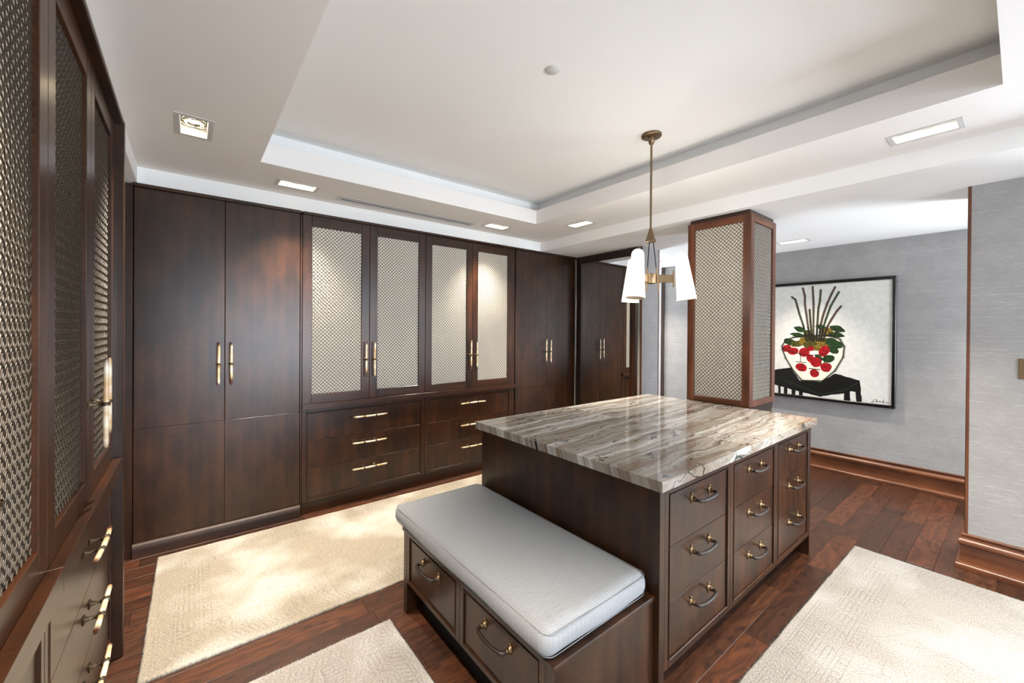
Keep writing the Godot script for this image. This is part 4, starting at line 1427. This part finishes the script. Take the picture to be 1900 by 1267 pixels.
# ---------------------------------------------------------------- small ceiling and wall fittings
func downlight(l: Array, y: float, cool := false):
	var t := thing("downlight", l[3], "downlight", V(l[0], y, l[1]), "corridor downlights" if cool else "twin downlights round the tray ceiling")
	if l[2]: t.rotation.y = PI / 2
	var m := B.new()
	var ox := 0.1375
	var oz := 0.0785
	var ix := 0.117
	var iz := 0.058
	for b in [[-ox, -ix, -oz, oz], [ix, ox, -oz, oz], [-ix, ix, -oz, -iz], [-ix, ix, iz, oz]]:
		m.box(V(b[0], -0.003, b[2]), V(b[1], 0.0, b[3]), 0.0008, 0)
	put(t, "flange", m.done(), M.flange)
	m = B.new()
	var d := 0.085
	for b in [[-ix, -ix + 0.003, -iz, iz], [ix - 0.003, ix, -iz, iz], [-ix, ix, -iz, -iz + 0.003], [-ix, ix, iz - 0.003, iz]]:
		m.box(V(b[0], -0.002, b[2]), V(b[1], d, b[3]), 0.0, 0)
	put(t, "housing", m.done(), M.white)
	m = B.new()
	m.box(V(-ix + 0.003, 0.06, -iz + 0.003), V(ix - 0.003, 0.064, iz - 0.003), 0.0, 0)
	put(t, "back_plate", m.done(), M.steel_dark)
	for s in [-1.0, 1.0]:
		m = B.new()
		var xf := Transform3D(Basis(), V(0.056 * s, 0.044, 0))
		m.lathe([Vector2(0.052, 0.01), Vector2(0.052, -0.004), Vector2(0.0495, -0.007), Vector2(0.0475, -0.004), Vector2(0.0465, 0.006), Vector2(0.0445, 0.006), Vector2(0.0425, -0.002), Vector2(0.0395, -0.002), Vector2(0.029, 0.009)], xf, 28)
		put(t, "gimbal_ring", m.done(), M.chrome)
		m = B.new()
		m.lathe([Vector2(0.0, 0.004), Vector2(0.018, 0.005), Vector2(0.0295, 0.008), Vector2(0.0295, 0.014), Vector2(0.0, 0.014)], xf, 24)
		put(t, "lens", m.done(), M.lens_cool if cool else M.lens)
		var sp := SpotLight3D.new()
		sp.name = "beam" if s < 0 else "beam_001"
		sp.light_color = Color(1, 0.96, 0.9) if cool else Color(1.0, 0.95, 0.88)
		sp.light_energy = 1.7 if cool else 3.0
		sp.light_size = 0.02
		sp.spot_range = 9.0
		sp.spot_attenuation = 2.0
		sp.spot_angle = 41.0
		sp.spot_angle_attenuation = 1.0
		sp.shadow_enabled = true
		sp.position = V(0.056 * s, 0.036, 0)
		sp.rotation.x = -PI / 2
		t.add_child(sp)

func fittings():
	for l in lamps: downlight(l, YS)
	downlight([4.625, 2.08, true, "white downlight in the corridor ceiling above the flower painting"], YL, true)
	downlight([4.625, 0.44, true, "added white downlight in the corridor ceiling, unseen behind the mirror wall"], YL, true)  # added lamp, out of view, brightens the far corridor wall
	downlight([4.625, 3.72, true, "added white downlight in the corridor ceiling, unseen behind the grey papered wall"], YL, true)  # another unseen lamp, added for more light in the corridor
	# slot diffuser
	var o := V(1.34, YS, 0.185)
	var t := thing("slot_vent", "long narrow slot vent in the soffit above the wire mesh doors", "vent", o)
	var m := B.new(o)
	for b in [[0.703, 0.735, 0.128, 0.242], [1.945, 1.975, 0.128, 0.242], [0.735, 1.945, 0.128, 0.155], [0.735, 1.945, 0.215, 0.242]]:
		m.box(V(b[0], YS - 0.003, b[2]), V(b[1], YS, b[3]), 0.0008, 0)
	put(t, "flange", m.done(), M.flange)
	m = B.new(o)
	m.box(V(0.735, YS - 0.002, 0.181), V(1.945, YS + 0.02, 0.189), 0.001, 0)
	put(t, "blade", m.done(), M.flange)
	m = B.new(o)
	m.box(V(0.735, YS + 0.03, 0.155), V(1.945, YS + 0.04, 0.215), 0.0, 0)
	for b in [[0.7352, 1.9448, 0.1551, 0.157], [0.7352, 1.9448, 0.213, 0.2149], [0.7352, 0.737, 0.157, 0.213], [1.943, 1.9448, 0.157, 0.213]]:
		m.box(V(b[0], YS + 0.0005, b[2]), V(b[1], YS + 0.032, b[3]), 0.0, 0)
	put(t, "duct", m.done(), M.void)
	m = B.new()
	m.lathe([Vector2(0.0, 0.0), Vector2(0.036, 0.0), Vector2(0.036, -0.003), Vector2(0.0325, -0.004), Vector2(0.0325, -0.0055), Vector2(0.0305, -0.007), Vector2(0.0, -0.0074)], Transform3D(), 40)
	tag(put(self, "detector", m.done(), M.flange, Transform3D(Basis(), V(1.174, YC, 2.115))), "small round white cover plate on the tray ceiling", "detector")
	o = V(3.6435, 1.273, 3.575)
	t = thing("switch_plate", "brass switch plate on the grey wall at the right edge", "switch", o)
	m = B.new(o)
	m.box(V(3.637, 1.213, 3.535), V(3.6434, 1.334, 3.615), 0.002)
	put(t, "plate", m.done(), M.brass)
	m = B.new(o)
	m.box(V(3.634, 1.243, 3.558), V(3.637, 1.304, 3.592), 0.001)
	put(t, "rocker", m.done(), M.bronze)
